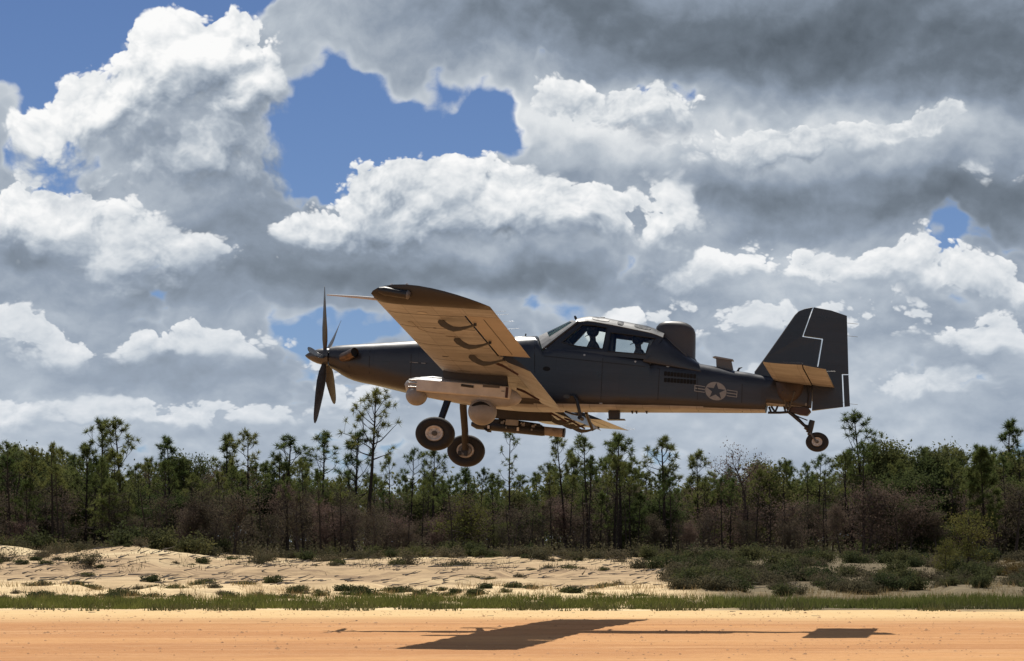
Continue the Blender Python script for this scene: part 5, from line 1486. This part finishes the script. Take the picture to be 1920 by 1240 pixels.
# stations under the wing: pylons
def pylon(s, front, mat):
    lo = lambda x: foil(max(min(x / CH, 1), 0.02))[1] * CH
    xs = [.06, .35, .8, 1.28]
    dp = front
    o2 = [(x, lo(x) + .01) for x in xs] + [(1.33, lo(1.28) - dp * .85), (.9, lo(.9) - dp * .95), (.08, lo(.2) - dp)]
    m_ = MB().plate(o2, [], lambda p, q, t: wing_pt(p, s + t, q), -.065, .065)
    return part(m_, 'pylon', mat, None, None, bevel=.012)
PYL = surf('pylon_paint', (.045, .04, .038), (.03, .028, .027), .55, scale=5)
for s in (-2.68, 2.68):
    py = pylon(s, .24, PYL)
    part(MB().box(wing_pt(.50, s - .055, -.36), (.27, .06, .12), taper=1.0), 'ejector_rack', POD, py, None, bevel=.008)
    for dx in (.30, .74, .95):
        part(MB().box(wing_pt(dx, s - .06, -.385), (.07, .05, .05)), 'sway_brace', STEEL, py, None, bevel=.008)
# ------------------------------------------------------------------ things carried under the wing
PS = -2.70
def spod(x, y, s=PS): return sp3(x, y, s)
b0 = spod(870, 735)
pod = airborne('sensor_pod', b0)
tag(pod, 'pale grey sensor pod with two ball turrets hanging under the near wing', 'sensor pod')
def ppart(mb, name, mats, parent=None, smooth=40, bevel=0):
    return mb.build(name, mats, parent or pod, b0, smooth, bevel)
ax0, ax1 = Vector(spod(759, 721)), Vector(spod(978, 749))
L_ = (ax1 - ax0).length
prof = [(0, .01), (.03, .07), (.09, .12), (.2, .16), (.4, .185), (.8, .20), (1.5, .205), (L_ - .42, .205), (L_ - .26, .185), (L_ - .12, .135), (L_ - .04, .08), (L_, .01)]
ppart(MB().lathe(prof, ax0, ax1 - ax0, 32), 'pod_body', POD)
t0, t1 = Vector(spod(782, 722.5, PS - .24)), Vector(spod(956, 737.5, PS - .24))
dr = (t1 - t0).normalized(); upv = (Vector((0, 0, 1)) - dr * dr.z).normalized()
m_ = MB().loft([[c + upv * h + Vector((0, w, 0)) for h, w in ((.105, -.05), (.12, -.02), (.12, .12), (-.11, .12), (-.11, -.03), (-.095, -.05))] for c in (t0, t1)])
tube_ = ppart(m_, 'equipment_tube', surf('tube_pale', (0.56, 0.54, 0.50), (0.42, 0.40, 0.37), 0.42, scale=3), None, None, bevel=.006)
for k, h in enumerate((.085, .03, -.045)):
    c = t0 + upv * h
    ppart(MB().tube([c - dr * .16 + Vector((0, -.02, 0)), c + dr * .03 + Vector((0, -.02, 0))], [.014, .02], 8), 'probe', STEEL, tube_, 50)
c = t1 - dr * .05 + Vector((0, -.056, 0))
ppart(MB().box(c, (.05, .012, .2)), 'end_band', surf('band_red', (.05, .02, .02), rough=.6), tube_, None)
c = lerp(t0, t1, .0) + (t1 - t0) * .54 + Vector((0, -.055, 0)) + upv * .065
ppart(MB().tube([c - dr * .11, c + dr * .13 - upv * .01], .024, 8), 'carry_handle', BLACK, tube_, 50)
ppart(MB().box((t0 + (t1 - t0) * .80) + Vector((0, -.052, 0)) + upv * .09, (.32, .01, .045)), 'vent_slot', SEAM, tube_, None)
ppart(MB().box((t0 + (t1 - t0) * .93) + Vector((0, -.053, 0)) + upv * .02, (.06, .008, .012)), 'data_plate', SEAM, tube_, None)
# top fairing that bridges the pod to the pylon
f0, f1 = Vector(spod(778, 713)), Vector(spod(846, 716))
ppart(MB().lathe([(0, .02), (.12, .07), (.35, .09), (.55, .075), (.72, .02)], f0, f1 - f0, 20), 'top_fairing', POD, None, 60)
def ball(x, y, r_px, s, name):
    c = Vector(spod(x, y, s)); r = r_px / 97.5
    n = 14
    pr = [(-r * math.cos(math.pi * k / n), r * math.sin(math.pi * k / n)) for k in range(n + 1)]
    return c, r, ppart(MB().lathe(pr, c, (0, 1, 0), 36, squash=.94), name, BALL, None, 180)
c, r, bl = ball(781, 742, 20, PS - .05, 'forward_ball')
ppart(MB().lathe([(0, r * .62), (.05, r * .66), (.14, r * .6)], c + Vector((0, 0, r * .66)), (0.3, 0, 1), 24), 'ball_mount', POD, bl, 60)
c, r, bt = ball(904.5, 772.5, 26.5, PS - .02, 'turret_ball')
ppart(MB().lathe([(0, r * .60), (.03, r * .66), (.16, r * .60)], c + Vector((0, 0, r * .74)), (0, 0, 1), 28), 'turret_mount', POD, bt, 60)
# crescent window in the upper part of the turret, on the side towards the camera
def on_ball(dx, dz, k=1.0):
    """point on the ball surface given offsets along the airframe and upwards"""
    return c + Vector((dx, -math.sqrt(max(1e-4, (r * k) ** 2 - dx * dx - dz * dz)), dz))
def ball_patch(rows, k0, k1, name, mat):
    up_, dn_ = rows
    vs = [on_ball(*p, k0) for p in up_] + [on_ball(*p, k0) for p in dn_] + [on_ball(*p, k1) for p in up_] + [on_ball(*p, k1) for p in dn_]
    n = len(up_); fs = []
    for i in range(n - 1):
        fs += [(i, i + 1, n + i + 1, n + i), (2*n + i, 3*n + i, 3*n + i + 1, 2*n + i + 1), (i, 2*n + i, 2*n + i + 1, i + 1), (n + i, n + i + 1, 3*n + i + 1, 3*n + i)]
    ppart(MB().add(vs, fs), name, mat, bt, None)
ts = np.linspace(-1, 1, 21)
arc = [(x * .185, .170 - .085 * x * x) for x in ts]
inner = [(x * .185, .170 - .085 * x * x - max(.002, .085 * (1 - x * x) ** .7 * (1 - .45 * x) * .8)) for x in ts]
ball_patch((arc, inner), 1.0, 1.012, 'turret_window', HOLE)
ball_patch(([(x * .205, .190 - .09 * x * x) for x in ts], arc), 1.0, 1.03, 'turret_window_lip', BALL)
PS2 = 2.70
b1 = sp3(970, 803, PS2)
rack = airborne('rocket_launcher', b1)
tag(rack, 'black launcher with a pale tail tube hanging under the far wing', 'launcher')
def rpart(mb, name, mats, parent=None, smooth=40, bevel=0):
    return mb.build(name, mats, parent or rack, b1, smooth, bevel)
r0, r1 = Vector(sp3(884, 795, PS2)), Vector(sp3(1022, 809, PS2))
dr = (r1 - r0).normalized()
rpart(MB().tube([r0, r0 + dr * .12, r1 - dr * .06, r1], [.045, .10, .105, .095], 16), 'launch_rail', BLACK, None, 50)
rpart(MB().tube([Vector(sp3(935, 789, PS2)), Vector(sp3(1012, 801, PS2))], [.07, .07], 10, flat=.8), 'upper_rail', BLACK, None, 50)
tt = rpart(MB().lathe([(0, .085), (.02, .092), (.40, .094), (.42, .094)], Vector(sp3(1018, 808, PS2)), dr, 24), 'tail_tube', surf('tube_paint', (.30, .26, .22), (.18, .15, .13), .55, scale=6), None, 50)
rpart(MB().lathe([(0, .098), (.035, .098), (.036, .07)], Vector(sp3(1056, 811.6, PS2)), dr, 24), 'tail_ring', BLACK, tt, 50)
for x, y in ((916, 801), (971, 805)):
    rpart(MB().box(Vector(sp3(x, y, PS2 - .115)), (.045, .02, .07)), 'white_band', surf('band_white', (.7, .68, .65), rough=.5) if x < 950 else bpy.data.materials['band_white'], None, None)
for x, y in ((945, 790), (978, 794), (983, 794.5), (949, 802), (997, 806), (1004, 797)):
    rpart(MB().lathe([(0, .022), (.02, .018)], Vector(sp3(x, y, PS2 - .11)), (0, -1, 0), 8), 'lug', STEEL, None, None)
for x, y, w in ((925, 792, .3), (960, 796, .25), (985, 798, .22), (1010, 803, .16)):
    rpart(MB().box(Vector(sp3(x, y, PS2)), (w, .16, .13)), 'rail_block', BLACK, None, None, bevel=.015)
for k in range(4):
    t = math.pi / 4 + k * math.pi / 2
    n_ = Vector((0, math.cos(t), math.sin(t)))
    p = r0 + dr * .25
    q = dr.cross(n_) * .008
    rpart(MB().add([p + n_ * .09 + q, p + dr * .16 + n_ * .09 + q, p + dr * .16 + n_ * .17 + q, p + dr * .08 + n_ * .17 + q, p + n_ * .09 - q, p + dr * .16 + n_ * .09 - q, p + dr * .16 + n_ * .17 - q, p + dr * .08 + n_ * .17 - q],
                   [(0, 1, 2, 3), (7, 6, 5, 4), (0, 4, 5, 1), (1, 5, 6, 2), (2, 6, 7, 3), (3, 7, 4, 0)]), 'fin', BLACK, None, None)

# ------------------------------------------------------------------ the two people in the cockpit
def person(base, pts, edges, radii, label, helmet_at, helmet_r, suit, face_dir):
    root = airborne('person', base)
    tag(root, label, 'person', None)
    me = bpy.data.meshes.new('body')
    me.from_pydata([(p[0] - base[0], p[1] - base[1], p[2] - base[2]) for p in pts], edges, [])
    o = bpy.data.objects.new('tmp', me); COL.objects.link(o)
    o.modifiers.new('skin', 'SKIN'); sd = o.modifiers.new('sub', 'SUBSURF'); sd.levels = 2; sd.render_levels = 2
    if not me.skin_vertices: me.attributes
    sv = me.skin_vertices[0].data if me.skin_vertices else None
    if sv is None:
        bm = bmesh.new(); bm.from_mesh(me); bm.verts.layers.skin.verify(); bm.to_mesh(me); bm.free(); sv = me.skin_vertices[0].data
    for i, r in enumerate(radii):
        sv[i].radius = (r, r) if not isinstance(r, tuple) else r
    sv[0].use_root = True
    dg = bpy.context.evaluated_depsgraph_get()
    m2 = bpy.data.meshes.new_from_object(o.evaluated_get(dg))
    bpy.data.objects.remove(o)
    m2.materials.clear(); m2.materials.append(suit); m2.shade_smooth()
    link_mesh('body', m2, root)
    h = Vector(helmet_at)
    pr = [(-helmet_r * math.cos(math.pi * k / 12), helmet_r * math.sin(math.pi * k / 12)) for k in range(2, 13)]
    MB().lathe(pr, h + Vector((.015, 0, .03)), Vector((.25, 0, 1)), 20).build('helmet', bpy.data.materials.get('helmet_paint') or surf('helmet_paint', (.05, .05, .052), rough=.45), root, base, 180)
    for sg in (-1, 1):
        MB().lathe([(0, .045), (.03, .05), (.045, .035)], h + Vector((.02, sg * helmet_r * .86, -.02)), (0, sg, 0), 14).build('ear_cup', BLACK, root, base, 50)
    MB().tube([h + Vector((-.02, -.1, -.05)), h + Vector((-.11, -.07, -.085)), h + Vector((-.125, -.02, -.09))], .008, 6).build('headset_boom', BLACK, root, base, 50)
    return root
SUIT = surf('flight_suit', (.075, .065, .055), (.05, .045, .038), .9, scale=20)
def pilot(hx, hy, label, lean):
    hd = Vector(sp3(hx, hy))
    nk = hd + Vector((.03, 0, -.15)); ch = nk + Vector((.04 + lean, 0, -.20)); pv = ch + Vector((.08, 0, -.34))
    pts = [pv, ch, nk + Vector((0, 0, -.04)), nk + Vector((0, 0, .04)), hd + Vector((-.01, 0, 0)), hd + Vector((0, 0, .07))]
    rad = [(.15, .17), (.14, .19), (.065, .075), .058, (.085, .08), (.07, .065)]
    ed = [(0, 1), (1, 2), (2, 3), (3, 4), (4, 5)]
    for sg in (-1, 1):
        b = len(pts)
        pts += [ch + Vector((0, sg * .19, .12)), ch + Vector((-.10, sg * .25, -.10)), ch + Vector((-.31, sg * .17, -.14)), ch + Vector((-.41, sg * .12, -.12)), ch + Vector((-.46, sg * .10, -.115))]
        rad += [.072, .052, .042, .03, .026]
        ed += [(1, b), (b, b + 1), (b + 1, b + 2), (b + 2, b + 3), (b + 3, b + 4)]
        b = len(pts)
        pts += [pv + Vector((-.08, sg * .10, -.02)), pv + Vector((-.46, sg * .14, .06)), pv + Vector((-.60, sg * .13, -.32)), pv + Vector((-.74, sg * .13, -.34))]
        rad += [.095, .065, .045, .04]
        ed += [(0, b), (b, b + 1), (b + 1, b + 2), (b + 2, b + 3)]
    return person(tuple(pv), pts, ed, rad, label, hd, .125, SUIT, None)
pilot(1110, 624, 'pilot with helmet sitting in the front seat behind the windscreen', -.02)
pilot(1195, 639, 'crew member with helmet and headset sitting in the rear cockpit seat', .0)
